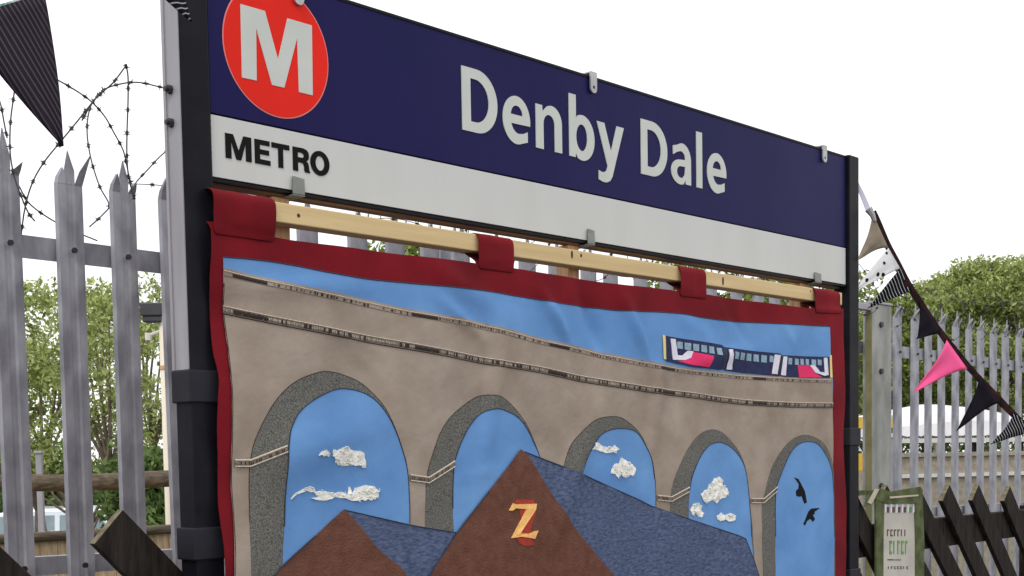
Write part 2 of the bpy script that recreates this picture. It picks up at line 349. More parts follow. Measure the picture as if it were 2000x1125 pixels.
# METRO
def norm(loops, x0, x1, z0, z1): return [[(x0+(x1-x0)*x, z0+(z1-z0)*y) for x, y in l] for l in loops]
GM = {
 'M': [[(0,0),(0,1),(.30,1),(.5,.36),(.70,1),(1,1),(1,0),(.78,0),(.78,.72),(.59,0),(.41,0),(.22,.72),(.22,0)]],
 'E': [[(0,0),(0,1),(.97,1),(.97,.80),(.33,.80),(.33,.61),(.92,.61),(.92,.41),(.33,.41),(.33,.20),(1,.20),(1,0)]],
 'T': [[(0,.79),(0,1),(1,1),(1,.79),(.635,.79),(.635,0),(.365,0),(.365,.79)]],
 'R': [[(0,0),(0,1),(.62,1),(.82,.95),(.93,.84),(.95,.70),(.92,.57),(.80,.47),(.89,.40),(.93,.28),(.95,.10),(1,.03),(1,0),(.70,0),(.66,.10),(.65,.27),(.59,.36),(.48,.38),(.29,.38),(.29,0)],
       [(.29,.59),(.29,.80),(.53,.80),(.63,.76),(.66,.70),(.63,.62),(.54,.59)]],
 'O': [arc(.5,.5,.5,.53,0,352,40), arc(.5,.5,.235,.315,0,350,28)]}
for ch, x0, x1 in (('M', 440, 491), ('E', 497, 527.5), ('T', 530, 565), ('R', 571, 604.5), ('O', 605, 642.5)):
    a0 = pS(x0, 290, 0)[0]; a1 = pS(x1, 310, 0)[0]
    b = MB(); b.prism(norm(GM[ch], a0, a1, ZT-.3838, ZT-.3350), L3, .0016, .0001); b.build('letter', M['blackvinyl'], sign)
# clips gripping the lower edge, eyelet brackets on the top edge
for (x0, x1, yt) in ((570, 597, 345), (1147, 1160, 447), (1591, 1603, 532)):
    u0 = pS(x0, yt+12, .006)[0]; u1 = pS(x1, yt+12, .006)[0]; zt = pS((x0+x1)/2, yt, .006)[1]
    if x0 < 600: u1 = u0+.031
    b = MB()
    b.add([L3(u0+.004, zt, .0065), L3(u1+.003, zt-.003, .0065), L3(u1, zw-.009, .010), L3(u0, zw-.009, .010),
           L3(u0+.004, zt, .0025), L3(u1+.003, zt-.003, .0025), L3(u1, zw-.009, .006), L3(u0, zw-.009, .006)],
          [(0, 1, 2, 3), (7, 6, 5, 4), (0, 4, 5, 1), (1, 5, 6, 2), (3, 2, 6, 7), (0, 3, 7, 4)])
    b.add([L3(u0, zw-.0095, .010), L3(u1, zw-.0095, .010), L3(u1-.004, zw-.013, -.050), L3(u0-.004, zw-.013, -.050),
           L3(u0, zw-.0125, .010), L3(u1, zw-.0125, .010), L3(u1-.004, zw-.016, -.050), L3(u0-.004, zw-.016, -.050)],
          [(0, 1, 2, 3), (7, 6, 5, 4), (0, 4, 5, 1), (1, 5, 6, 2), (2, 6, 7, 3), (0, 3, 7, 4)])
    b.build('clip', M['clip'], sign, bevel=.001)
for ux in (pS(578, -60)[0], pS(1155, 160)[0], pS(1607, 296)[0]):
    w_ = .0125
    out = [(ux-w_, ZT+.006)] + [(ux+w_*math.cos(a), ZT-.032+w_*math.sin(a)) for a in [math.radians(180+18*i) for i in range(11)]] + [(ux+w_, ZT+.006)]
    b = MB(); b.prism([out, circ(ux, ZT-.030, .0045, 12)], L3, .009, .0045)
    b.box(ux-w_, ux+w_, -.009, .022, ZT+.0062, ZT+.0095)
    b.build('eyelet_bracket', M['cliplight'], sign)
    b = MB(); b.tube([(ux, -.0048, ZT-.030), (ux, -.0010, ZT-.030)], .0055, 10); b.build('screw', M['bolt'], sign)

# ================================================================== timber frame carrying the banner
frame = tag(empty('timber_frame', (TL.x, TL.y, 0), SROT), 'pale pine rail on square uprights fixed below the station sign', 'timber frame')
NB = .022                                                     # front face of the pine rail
bl = pS(566, 398, NB); br = pS(1590, 563, NB)
blo = pS(566, 437, NB)
slope = (br[1]-bl[1])/(br[0]-bl[0]); hR = bl[1]-blo[1]
ua, ub = pS(433, 402, NB)[0], pS(1645, 580, NB)[0]
def railz(u): return bl[1]+slope*(u-bl[0])
def rbar(b, u0, u1, n0, n1, dt=0, dbm=0):
    b.add([L3(u0, railz(u0)-hR-dbm, n1), L3(u1, railz(u1)-hR-dbm, n1), L3(u1, railz(u1)-hR-dbm, n0), L3(u0, railz(u0)-hR-dbm, n0),
           L3(u0, railz(u0)+dt, n1), L3(u1, railz(u1)+dt, n1), L3(u1, railz(u1)+dt, n0), L3(u0, railz(u0)+dt, n0)],
          [(0, 3, 2, 1), (4, 5, 6, 7), (0, 1, 5, 4), (1, 2, 6, 5), (2, 3, 7, 6), (3, 0, 4, 7)])
b = MB(); rbar(b, ua, ub, NB-.045, NB); b.build('rail', M['pine'], frame, bevel=.0025)
for (px, py, r_, rz_) in ((583, 421, .0042, 1), (1117, 497, .004, 2.6), (1135, 499, .0035, 1.4), (1412, 549, .0045, 2.8), (1583, 569, .003, 1)):
    u_, z_ = pS(px, py, NB)
    b = MB(); b.prism([[(u_+r_*math.cos(a*.5236), z_+rz_*r_*math.sin(a*.5236)) for a in range(12)]], L3, NB+.0006, NB-.0004); b.build('knot', M['knot'], frame)
for (x0, x1, y) in ((533, 567, 455), (1110, 1131, 505), (1563, 1581, 592)):
    u0, u1 = pS(x0, y, -.0255)[0], pS(x1, y, -.0255)[0]
    b = MB(); b.box(u0, max(u1, u0+.038), .0255, .0675, .02, zw-.0125); b.build('upright', M['pineold'], frame, bevel=.002)
b = MB(); b.box(.004, SL-.004, .0212, .052, zw-.0115, zw+.05); b.build('top_rail', M['railwood'], frame, bevel=.002)

# ================================================================== banner
banner = tag(empty('viaduct_banner', (TL.x, TL.y, 0), SROT),
             'appliqué fabric banner with burgundy border showing a stone viaduct with train above two brown gables', 'banner')
N0 = .030
def creases(u, z):
    s = 0
    for (cu, cz, ang, w, l, a) in CR:
        du, dz = u-cu, z-cz; p = du*math.cos(ang)+dz*math.sin(ang); q = -du*math.sin(ang)+dz*math.cos(ang)
        s += a*math.exp(-(q/w)**2-(p/l)**2)
    return s
CR = []
for (px, py, ang, w, l, a) in ((1085, 620, -50, .018, .07, .010), (1160, 640, -62, .022, .08, -.010), (1240, 650, -58, .02, .09, .009), (1345, 632, -20, .02, .10, .0022),
                               (1450, 645, -35, .018, .06, -.0025), (1540, 660, -40, .018, .05, .003), (680, 662, -15, .010, .09, .0022), (710, 705, -40, .014, .05, .0025),
                               (900, 560, -20, .03, .15, .005), (640, 860, 20, .05, .2, .006), (1120, 930, 60, .04, .2, .006), (1400, 700, 10, .02, .2, .005),
                               (960, 780, 75, .03, .18, .005), (560, 560, 5, .02, .15, .004), (1280, 780, 80, .03, .15, .006), (935, 925, 8, .010, .07, .0016), (900, 625, -30, .015, .08, .006)):
    q = pS(px, py, N0); CR.append((q[0], q[1], math.radians(ang), w, l, a))
def wav(u, z):
    n = .0045*math.sin(u*7.1+z*2.3)+.0028*math.sin(u*17+1.3-z*5)+.006*(noise.noise(Vector((u*3.1, z*3.1, 4)))) + .0028*noise.noise(Vector((u*11, z*11, 1)))
    e = max(0, 1-u/.10); n += .006*e*math.sin(z*19+1)
    return N0 + n + 1.7*creases(u, z)
ZB = .58
def P2(pts, ox=0, oy=0, sc=1.0):
    o = []
    for p in pts:
        if p[1] == 'B': o.append((pS(ox+p[0]/sc, 1125, N0)[0], ZB+.045))
        else: o.append(pS(ox+p[0]/sc, oy+p[1]/sc, N0))
    return o
def smoothpoly(pts, closed=True, n=4, lim=42):
    k = len(pts); V = [Vector(p) for p in pts]; out = []
    def sharp(i):
        a = V[i]-V[i-1]; c_ = V[(i+1) % k]-V[i]
        if a.length < 1e-9 or c_.length < 1e-9: return True
        return a.angle(c_, 0) > math.radians(lim)
    rng = range(k if closed else k-1)
    for i in rng:
        p1, p2 = V[i], V[(i+1) % k]
        p0 = V[i-1] if (closed or i > 0) else p1; p3 = V[(i+2) % k] if (closed or i < k-2) else p2
        t1 = (p2-p1) if sharp(i) or (not closed and i == 0) else (p2-p0)/2
        t2 = (p2-p1) if sharp((i+1) % k) or (not closed and i == k-2) else (p3-p1)/2
        L = (p2-p1).length; t1 = t1.normalized()*L if t1.length > 1e-9 else t1; t2 = t2.normalized()*L if t2.length > 1e-9 else t2
        steps = max(n, int(L/.02))
        for j in range(steps):
            t = j/steps; h1 = 2*t**3-3*t**2+1; h2 = -2*t**3+3*t**2; h3 = t**3-2*t**2+t; h4 = t**3-t**2
            q = p1*h1+p2*h2+t1*h3+t2*h4; out.append((q.x, q.y))
    if not closed: out.append(tuple(V[-1]))
    return out
def inside(x, y, poly):
    c_ = False; j = len(poly)-1
    for i in range(len(poly)):
        xi, yi = poly[i]; xj, yj = poly[j]
        if (yi > y) != (yj > y) and x < (xj-xi)*(y-yi)/(yj-yi)+xi: c_ = not c_
        j = i
    return c_
def cloth(name, poly, layer, material, parent=None, step=.018, thick=.0010, lim=42, lumps=0, sm=True, wob=.0006):
    P = smoothpoly(poly, lim=lim if sm else 0)
    P = [(x+wob*noise.noise(Vector((x*90, y*90, layer*1000))), y+wob*noise.noise(Vector((x*90, y*90, 9)))) for x, y in P]
    xs = [p[0] for p in P]; ys = [p[1] for p in P]; pts = list(P)
    y = min(ys)+step/2; row = 0
    while y < max(ys):
        x = min(xs)+step*(.25+.5*(row % 2))
        while x < max(xs):
            if inside(x, y, P): pts.append((x, y))
            x += step
        y += step*.87; row += 1
    n = len(P)
    res = delaunay_2d_cdt([Vector(p) for p in pts], [(i, (i+1) % n) for i in range(n)], [], 1, 1e-6)
    vs_, fs = res[0], res[2]
    tri = [tuple(f) for f in fs if inside(sum(vs_[i].x for i in f)/len(f), sum(vs_[i].y for i in f)/len(f), P)]
    def zz(x, y_): return wav(x, y_)+layer + (lumps*noise.noise(Vector((x*70, y_*70, 3))) if lumps else 0)
    k = len(vs_); V = [L3(v.x, v.y, zz(v.x, v.y)) for v in vs_] + [L3(v.x, v.y, wav(v.x, v.y)+layer-thick) for v in vs_]
    ec = {}
    for f in tri:
        for i in range(len(f)):
            e = (f[i], f[(i+1) % len(f)]); key = tuple(sorted(e)); ec.setdefault(key, []).append(e)
    Fc = list(tri) + [tuple(k+i for i in reversed(f)) for f in tri]
    for key, l in ec.items():
        if len(l) == 1:
            a, c_ = l[0]; o_ = len(V); V += [V[c_], V[a], V[k+a], V[k+c_]]; Fc.append((o_, o_+1, o_+2, o_+3))
    b = MB(); b.add(V, Fc)
    return b.build(name, material, parent or banner, smooth=True, recalc=False)
def ribbon(name, line, w, layer, material, parent=None, closed=False, hgt=.0010, sm=True, lim=42):
    """a thread or ribbon laid on the cloth: a low rounded strip following the folds"""
    L = smoothpoly(line, closed=closed, n=4, lim=lim) if sm else line
    if closed: L = L+[L[0]]
    vs_, fs = [], []
    for i, p in enumerate(L):
        a, c_ = Vector(L[max(0, i-1)]), Vector(L[min(len(L)-1, i+1)]); t = (c_-a)
        t = t.normalized() if t.length > 1e-9 else Vector((1, 0)); nn = Vector((-t.y, t.x))
        for s_, h in ((-1, -.0002), (-.5, hgt), (.5, hgt), (1, -.0002)):
            x, y_ = p[0]+nn.x*w/2*s_, p[1]+nn.y*w/2*s_; vs_.append(L3(x, y_, wav(x, y_)+layer+h))
    for i in range(len(L)-1):
        for j in range(3): fs.append((i*4+j, i*4+j+1, (i+1)*4+j+1, (i+1)*4+j))
    b = MB(); b.add(vs_, fs); return b.build(name, material, parent or banner, smooth=True, recalc=False)

top = [(411,446),(470,452),(531,461),(567,468),(677,483),(777,497),(860,506),(926,513),(997,522),(1050,531),(1095,538),(1204,555),(1306,566),(1367,573),(1425,582),(1500,592),(1558,600),(1629,604),(1646,603)]
right = [(1645,640),(1645,700),(1650,770),(1648,860),(1652,980),(1651,1125)]
leftr = [(436,1125),(434,1060),(430,992),(431,940),(430,901),(426,840),(426,779),(429,745),(428,723),(422,690),(420,650),(419,600),(415,540),(414,500)]
outer = P2(top+right) + [(pS(1650,1125,N0)[0], ZB), (pS(440,1125,N0)[0], ZB)] + P2(leftr)
cloth('border', outer, 0, M['burgundy'], thick=.0016, step=.016)
itop = [(437,502),(480,505),(524,510),(587,521),(649,534),(720,546),(784,553),(862,560),(910,565),(969,571),(1000,577),(1051,586),(1100,593),(1153,600),(1204,607),(1250,609),(1292,610),(1340,614),(1374,621),(1425,627),(1510,632),(1617,638)]
iright = [(1618,700),(1621,741),(1622,798),(1624,877),(1622,931),(1627,1048),(1626,1125),(1626,'B')]
ileft = [(453,'B'),(453,1125),(455,1036),(453,933),(453,838),(451,739),(449,680),(443,610),(440,553)]
cloth('sky_panel', P2(itop+iright+ileft), .0020, M['skycloth'], step=.012)
ribbon('seam', P2(itop), .0028, .0022, M['seam'])
ribbon('seam', P2(list(reversed(ileft[1:]))+[]), .0026, .0030, M['thread'])
btop = [(438,522),(480,533),(524,544),(587,558),(649,571),(709,585),(798,605),(880,619),(969,637),(1034,655),(1068,663),(1136,678),(1204,695),(1289,711),(1340,719),(1408,726),(1476,732),(1544,736),(1619,739)]
bright = iright[2:]
bleft = [(455,'B')]+[(x-1, y) for x, y in ileft[1:] if y != 'B' and y > 560]
cloth('viaduct', P2(btop+bright+bleft), .0036, M['beige'], step=.014)

A = {}
z1 = lambda l: P2(l, 400, 680, 2.528)
z2 = lambda l: P2(l, 800, 740, 2.922)
z3 = lambda l: P2(l, 1200, 740, 2.923)
z4 = lambda l: P2(l, 1260, 620, 5.0)
rev = [
 z1([(215,'B'),(215,1125),(212,860),(215,600),(225,520),(240,460),(290,350),(340,265),(400,200),(445,165),(500,138),(580,115),(630,118),(680,130),(760,165),(820,220),(880,300),(940,430),(970,520),(985,580),(996,760),(1001,870),(1003,1125),(1003,'B')]),
 z2([(80,'B'),(80,850),(78,620),(90,530),(105,470),(150,330),(180,275),(210,230),(250,188),(300,150),(340,122),(390,98),(450,93),(520,108),(590,165),(660,258),(710,358),(742,440),(770,560),(780,700),(785,'B')]),
 z2([(865,'B'),(865,650),(870,560),(890,470),(920,380),(980,300),(1040,240),(1100,219),(1180,218),(1240,253),(1300,308),(1340,388),(1378,480),(1397,600),(1402,720),(1408,'B')]),
 z3([(305,'B'),(305,750),(310,650),(330,560),(370,460),(420,370),(480,310),(550,289),(610,303),(660,343),(712,408),(747,500),(767,620),(777,760),(790,990),(800,'B')]),
 z3([(845,'B'),(845,1125),(843,900),(845,720),(860,640),(900,500),(950,410),(1000,350),(1070,320),(1130,333),(1180,368),(1217,430),(1236,520),(1240,600),(1250,900),(1252,'B')]),
]
inn = [
 z1([(380,'B'),(380,1060),(386,880),(390,700),(393,560),(395,490),(410,410),(430,365),(450,330),(485,292),(520,265),(560,240),(600,220),(645,204),(690,200),(760,213),(820,247),(872,308),(922,398),(960,500),(985,600),(995,750),(1000,865),(1002,1125),(1002,'B')]),
 z2([(240,'B'),(240,880),(236,740),(235,600),(245,480),(262,420),(280,370),(305,315),(330,270),(380,210),(415,186),(450,175),(490,172),(530,180),(600,213),(652,268),(702,358),(739,440),(767,560),(777,700),(782,'B')]),
 z2([(955,'B'),(960,700),(970,560),(1000,460),(1040,380),(1080,320),(1140,290),(1200,284),(1262,294),(1300,326),(1341,398),(1371,470),(1388,570),(1395,710),(1402,'B')]),
 z3([(405,'B'),(405,800),(405,650),(415,570),(440,500),(480,430),(530,380),(565,366),(600,362),(660,384),(703,425),(738,490),(758,570),(768,680),(774,900),(780,990),(790,'B')]),
 z3([(920,'B'),(920,1125),(920,900),(925,640),(940,580),(970,490),(1000,420),(1040,375),(1090,358),(1140,370),(1182,420),(1212,480),(1231,560),(1244,900),(1243,1125),(1243,'B')]),
]
for i in range(5):
    rv = cloth('arch_reveal', rev[i], .0046, M['tweed'], step=.016)
    cloth('arch_opening', inn[i], .0056, M['skycloth'], parent=rv, step=.014)
    ribbon('seam', inn[i][2:-2], .0022, .0058, M['seam'], parent=rv)
    ribbon('edge_stitch', rev[i][2:-2], .0016, .0046, M['thread'] if i < 3 else M['cordband'], parent=rv, hgt=.0004)
# string courses at the springing of the arches
for l in ([(457,905),(486,905),(553,877)], [(795,933),(832,938),(884,906)], [(1280,972),(1306,975),(1338,956)], [(1466,978),(1491,978),(1519,955)]):
    ribbon('string_course', P2(l), .0115, .0062, M['cordband'], sm=False, hgt=.0012)
    ribbon('cream_cord', [(x, y+.0062) for x, y in P2(l)], .0042, .0072, M['cord'], sm=False, hgt=.0015)
    ribbon('cream_cord', [(x, y-.0062) for x, y in P2(l)], .0030, .0072, M['cord'], sm=False, hgt=.0012)
# parapet and cornice: ribbons with dark stitched blocks and pale lettering-like tacking
def resample(pts, ds):
    out = [pts[0]]; acc = 0
    for a, c_ in zip(pts, pts[1:]):
        a, c_ = Vector(a), Vector(c_); L = (c_-a).length; t = ds-acc
        while t <= L: out.append(tuple(a+(c_-a)*(t/L))); t += ds
        acc = (acc+L) % ds
    return out
def curvebetween(line, x0, x1):
    o = [p for p in line if x0 <= p[0] <= x1]; return o
par = smoothpoly([(x, y-.011) for x, y in P2(btop)], closed=False)
ribbon('parapet_line', [(x, y+.0052) for x, y in par], .0022, .0040, M['cord'], sm=False, hgt=.0009)
ribbon('parapet_line', [(x, y-.0040) for x, y in par], .0013, .0040, M['cordband'], sm=False, hgt=.0007)
cor = smoothpoly(P2([(441,604),(524,623),(628,644),(720,663),(844,686),(933,703),(1000,714),(1068,725),(1143,741),(1211,753),(1282,764),(1340,771),(1408,780),(1476,787),(1551,791),(1622,792)]), closed=False)
ribbon('cornice_ribbon', cor, .0105, .0042, M['cordband'], sm=False, hgt=.0010)
ribbon('cornice_line', [(x, y+.0072) for x, y in cor], .0028, .0046, M['cord'], sm=False, hgt=.0014)
ribbon('cornice_line', [(x, y-.0075) for x, y in cor], .0022, .0046, M['thread'], sm=False, hgt=.0010)
def dash(line, xa, xb, w, layer, mt, name='dark_block'):
    ua_, ub_ = pS(xa, 600, N0)[0], pS(xb, 600, N0)[0]
    return curvebetween(line, ua_, ub_)
parf = resample(par, .0015); corf = resample(cor, .0015)
for (xa, xb) in ((457,521),(797,846),(1071,1111),(1283,1313),(1471,1494)):
    seg = dash(parf, xa, xb, 0, 0, 0); ribbon('dark_block', seg, .0075, .0046, M['thread'], sm=False)
for (xa, xb) in ((461,523),(800,848),(1069,1106),(1283,1313),(1469,1494)):
    seg = dash(corf, xa, xb, 0, 0, 0); ribbon('dark_block', seg, .0085, .0056, M['thread'], sm=False)
# small stitched blocks: between the long ones (uncountable tacking, joined)
sb = MB(); lt = MB(); Q = random.Random(5)
def patch(bb, seg, w, layer, dz=0):
    vs_ = []
    for p in (seg[0], seg[-1]):
        for s_ in (-1, 1):
            x, y_ = p[0], p[1]+dz+w/2*s_; vs_.append(L3(x, y_, wav(x, y_)+layer))
    bb.add(vs_, [(0, 1, 3, 2)])
i = 60
while i < len(parf)-8:
    n_ = Q.choice((1, 2, 2, 3, 4)); skip = Q.choice((2, 3, 4, 6, 10))
    if Q.random() < .75: patch(sb, parf[i:i+n_+1], Q.uniform(.0028, .0068), .0052, Q.uniform(-.0008, .0008))
    i += n_+skip
i = 4
while i < len(corf)-8:
    n_ = Q.choice((1, 2, 3))
    if Q.random() < .22: patch(sb, corf[i:i+n_+2], .0085, .0066)
    elif Q.random() < .8: patch(lt, corf[i:i+2], Q.uniform(.003, .0055), .0064, Q.uniform(-.001, .001))
    i += n_+1
tag(sb.build('stitched_blocks', M['thread'], banner), kind='stuff')
tag(lt.build('pale_tacking', M['cord'], banner), kind='stuff')
sb = MB()
for l in ([(457,905),(486,905),(553,877)], [(795,933),(832,938),(884,906)], [(1280,972),(1306,975),(1338,956)], [(1466,978),(1491,978),(1519,955)]):
    ll = resample(P2(l), .0022); i = 2
    while i < len(ll)-2:
        if Q.random() < .5: patch(sb, ll[i:i+2], .0062, .0082)
        i += Q.choice((2, 2, 3))
tag(sb.build('stitched_blocks', M['thread'], banner), kind='stuff')

# houses
def house(name, gable, roof, lay):
    r_ = cloth('roof', roof, lay, M['denim'], step=.018, lim=35)
    g_ = cloth('gable', gable, lay+.0012, M['brown'], step=.018, lim=35)
    ribbon('roof_edge', roof[:-2] if len(roof) > 5 else roof, .0026, lay+.0002, M['seam'], parent=r_, sm=False, closed=False)
    ribbon('gable_edge', gable[:3], .0026, lay+.0014, M['seam'], parent=g_, sm=False)
house('a', [(x, y) for x, y in (z1([(330,1125),(390,1060),(540,925),(685,794),(770,895),(860,1005),(985,1125)]))] + [(pS(1000,1125,N0)[0], ZB+.045), (pS(455,1125,N0)[0], ZB+.045), (pS(455,1125,N0)[0], pS(455,1180,N0)[1])],
      z1([(690,800),(740,812),(980,868),(1040,880),(1225,910),(1300,1060)]) + [(pS(1000,1125,N0)[0], ZB+.06), (pS(760,1125,N0)[0], ZB+.06)], .0072)
house('b', z2([(90,1125),(242,885),(430,640),(620,400),(660,440),(750,580),(850,735),(960,885),(1060,1010),(1160,1125)]) + [(pS(1250,1125,N0)[0], ZB+.045), (pS(800,1125,N0)[0], ZB+.045)],
      z2([(640,415),(760,460),(870,500),(980,548),(1090,598),(1300,690)]) + z3([(200,725),(400,800),(560,850),(700,895),(735,912),(760,980),(785,1050),(812,1130)]) + [(pS(1500,1125,N0)[0], ZB+.06), (pS(1000,1125,N0)[0], ZB+.06)], .0098)
zr = z2([(580,690),(690,690),(702,760),(668,855),(690,948),(640,952),(598,940),(580,900),(610,800),(600,745),(572,722)])
zred = cloth('letter_backing', zr, .0122, M['zred'], step=.012)
b = MB()
zl = z2([(538,750),(562,709),(580,716),(706,712),(700,745),(603,880),(655,883),(690,868),(714,865),(692,913),(672,908),(605,899),(550,908),(643,744),(580,738),(558,752)])
b.prism([zl], lambda x, y, d: L3(x, y, wav(x, y)+.0125+d), .0016, 0); tag(b.build('letter', M['zgold'], banner), 'gold letter Z on the larger brown gable')

# train
coaches = []
for l in ([(176,180),(450,224),(600,247),(742,270),(744,512),(600,500),(450,486),(180,424)], [(786,292),(1050,326),(1300,356),(1289,576),(1050,548),(786,516)], [(1326,372),(1550,380),(1770,388),(1770,591),(1550,590),(1312,577)]):
    coaches.append(cloth('coach', z4(l), .0052, M['trainnavy'], step=.02, sm=False))
cloth('cab_end', z4([(145,172),(174,178),(180,412),(150,408)]), .0050, M['trainyellow'], parent=coaches[0], sm=False)
cloth('cab_end', z4([(1773,368),(1792,372),(1796,590),(1776,590)]), .0050, M['trainyellow'], parent=coaches[2], sm=False)
cloth('coach_gap', z4([(746,280),(784,296),(784,512),(748,506)]), .0046, M['seam'], sm=False)
cloth('coach_gap', z4([(1302,366),(1324,376),(1310,572),(1292,570)]), .0046, M['seam'], sm=False)
for c_, l in ((0, [(230,208),(282,212),(302,370),(350,372),(398,325),(450,333),(425,395),(372,417),(252,415)]), (1, [(800,312),(842,312),(852,510),(792,508)]), (1, [(1243,365),(1296,370),(1270,556),(1220,550)]),
          (2, [(1322,382),(1357,386),(1350,568),(1305,565)]), (2, [(1590,465),(1637,470),(1680,532),(1722,540),(1714,395),(1747,396),(1756,565),(1720,572),(1640,540)])):
    cloth('white_ribbon', z4(l), .0064, M['trainwhite'], parent=coaches[c_], sm=False)
for c_, l in ((0, [(448,338),(637,378),(602,490),(440,468),(290,425),(375,420),(426,398)]), (2, [(1463,465),(1592,470),(1640,545),(1700,588),(1480,588)])):
    cloth('pink_panel', z4(l), .0060, M['trainpink'], parent=coaches[c_], sm=False)
win = [(300,235,52),(372,246,58),(450,258,52),(525,270,52),(600,282,50),(678,296,50)]
win = [(0, x, y, w, 68) for x, y, w in win] + [(1, 865+66*i, 333+8.5*i, 44, 70) for i in range(5)] + [(1, 1198, 374, 34, 62)] + [(2, *t) for t in ((1370,396,34,62),(1434,402,40,60),(1495,404,36,58),(1552,406,30,58),(1608,410,38,56),(1663,412,32,54))]
for c_, x, y, w, h in win:
    cloth('window', z4([(x, y), (x+w, y+w*.14), (x+w, y+h+w*.14), (x, y+h)]), .0062, M['trainglass'], parent=coaches[c_], sm=False)

# clouds: ragged pieces of white wool with a few loose loops on top
qc = random.Random(4)
def cloud(P, loops):
    c_ = cloth('cloud', P, .0078, M['wool'], sm=False, step=.0035, thick=.0018, lumps=.0030, wob=.0030)
    xs = [p[0] for p in P]; ys = [p[1] for p in P]; b = MB(); k = 0; tries = 0
    while k < loops and tries < 4000:
        tries += 1; x = qc.uniform(min(xs), max(xs)); y = qc.uniform(min(ys), max(ys))
        if not inside(x, y, P): continue
        k += 1; R_ = qc.uniform(.003, .007); a0 = qc.random()*6.28; c0 = Vector(L3(x, y, wav(x, y)+.0090))
        b.tube([c0+Vector((math.cos(a0+i*.9)*R_, -.0006*math.sin(i*2), math.sin(a0+i*.9)*R_*.7)) for i in range(5)], .0011, 4)
    tag(b.build('wool_loops', M['wool'], c_, smooth=True), kind='stuff')
cloud(z1([(543,530),(560,508),(580,505),(600,520),(590,532),(560,528)]), 2)
cloud(z1([(615,500),(640,505),(665,492),(690,490),(705,505),(740,508),(770,515),(785,560),(790,590),(760,580),(720,578),(690,582),(650,578),(635,555),(620,530),(612,515)]), 22)
cloud(z1([(415,745),(440,715),(480,695),(520,685),(545,705),(600,708),(640,715),(670,708),(700,725),(705,690),(715,685),(722,715),(740,690),(770,680),(800,678),(830,682),(850,705),(848,730),(830,748),(790,742),(760,752),(720,752),(680,740),(640,735),(600,750),(560,752),(520,742),(560,730),(540,715),(490,705),(450,722)]), 22)
cloud(z2([(1030,400),(1050,385),(1045,364),(1065,365),(1085,385),(1130,388),(1160,385),(1188,400),(1165,415),(1110,425),(1075,412)]), 6)
cloud(z2([(1140,520),(1160,490),(1185,480),(1195,452),(1215,455),(1235,480),(1270,490),(1283,515),(1268,555),(1250,545),(1225,570),(1200,545),(1180,570),(1170,545),(1140,540)]), 14)
cloud(z3([(468,660),(490,640),(515,632),(520,605),(545,595),(555,570),(590,560),(612,575),(612,605),(640,625),(652,650),(630,675),(590,690),(570,712),(545,690),(505,712),(485,690)]), 26)
cloud(z3([(410,750),(425,715),(455,708),(478,725),(475,745),(490,765),(480,790),(460,785),(440,765),(420,780)]), 8)
cloud(z3([(570,785),(600,765),(625,780),(655,765),(682,780),(682,805),(650,815),(625,805),(600,812),(575,800)]), 8)
for l in ([(1020,562),(1045,572),(1062,608),(1077,640),(1087,705),(1075,713),(1060,668),(1050,673),(1034,668),(1031,640),(1045,626),(1046,600),(1033,580)],
          [(1157,737),(1130,757),(1128,772),(1120,777),(1131,800),(1120,816),(1105,797),(1090,812),(1079,836),(1071,828),(1084,795),(1095,760),(1110,741),(1130,738)]):
    cloth('bird', z3(l), .0066, M['blackvinyl'], sm=False, step=.02)

# tab loops round the rail
for (x0, x1) in ((414,537),(934,1003),(1328,1379),(1591,1641)):
    ny = {414: (380, 452), 934: (458, 520), 1328: (520, 572), 1591: (562, 604)}[x0]
    u0 = pS(x0, (ny[0]+ny[1])/2, N0)[0]; u1 = pS(x1, (ny[0]+ny[1])/2, N0)[0]; K = 9
    big = .012 if x0 == 414 else .006
    vs_, fs = [], []
    um = (u0+u1)/2
    for k in range(K):
        u = u0+(u1-u0)*k/(K-1); zr_ = railz(u)
        zbd = pS(x0+(x1-x0)*k/(K-1), np.interp(x0+(x1-x0)*k/(K-1), [t[0] for t in top], [t[1] for t in top])+6, N0)[1]
        sl_ = .003*math.sin(k*2.1+x0); c_ = .010*noise.noise(Vector((u*38, x0, 0)))
        nf = NB+.004+big*.8
        prof = [(wav(u, zbd)+.0012, zbd-.006), (wav(u, zbd)+.003+sl_*.3, zbd+.010), ((nf+N0)/2+.001+c_, (zbd+zr_-hR)/2), (nf+sl_*.5, zr_-hR*.85), (nf+.001+c_, zr_-hR*.4), (nf-.002, zr_-.003+big*.3),
                (NB-.008, zr_+big*.7+c_*.5), (NB-.032, zr_+big*.6), (NB-.047-big*.5, zr_-.010), (NB-.050-big*.4, zr_-hR*.8), (NB-.030, zr_-hR-.008), (N0-.010, (zbd+zr_-hR)/2-.002), (N0-.004, zbd-.006)]
        for (n_, z_) in prof: vs_.append(L3(u, z_, n_))
    m_ = 13
    for k in range(K-1):
        for j in range(m_-1): fs.append((k*m_+j, k*m_+j+1, (k+1)*m_+j+1, (k+1)*m_+j))
    b = MB(); b.add(vs_, fs); o = b.build('hanging_tab', M['burgundy'], banner, smooth=True, recalc=True)
    md = o.modifiers.new('t', 'SOLIDIFY'); md.thickness = .0022; md.offset = 0
    md = o.modifiers.new('s', 'SUBSURF'); md.levels = 1; md.render_levels = 1

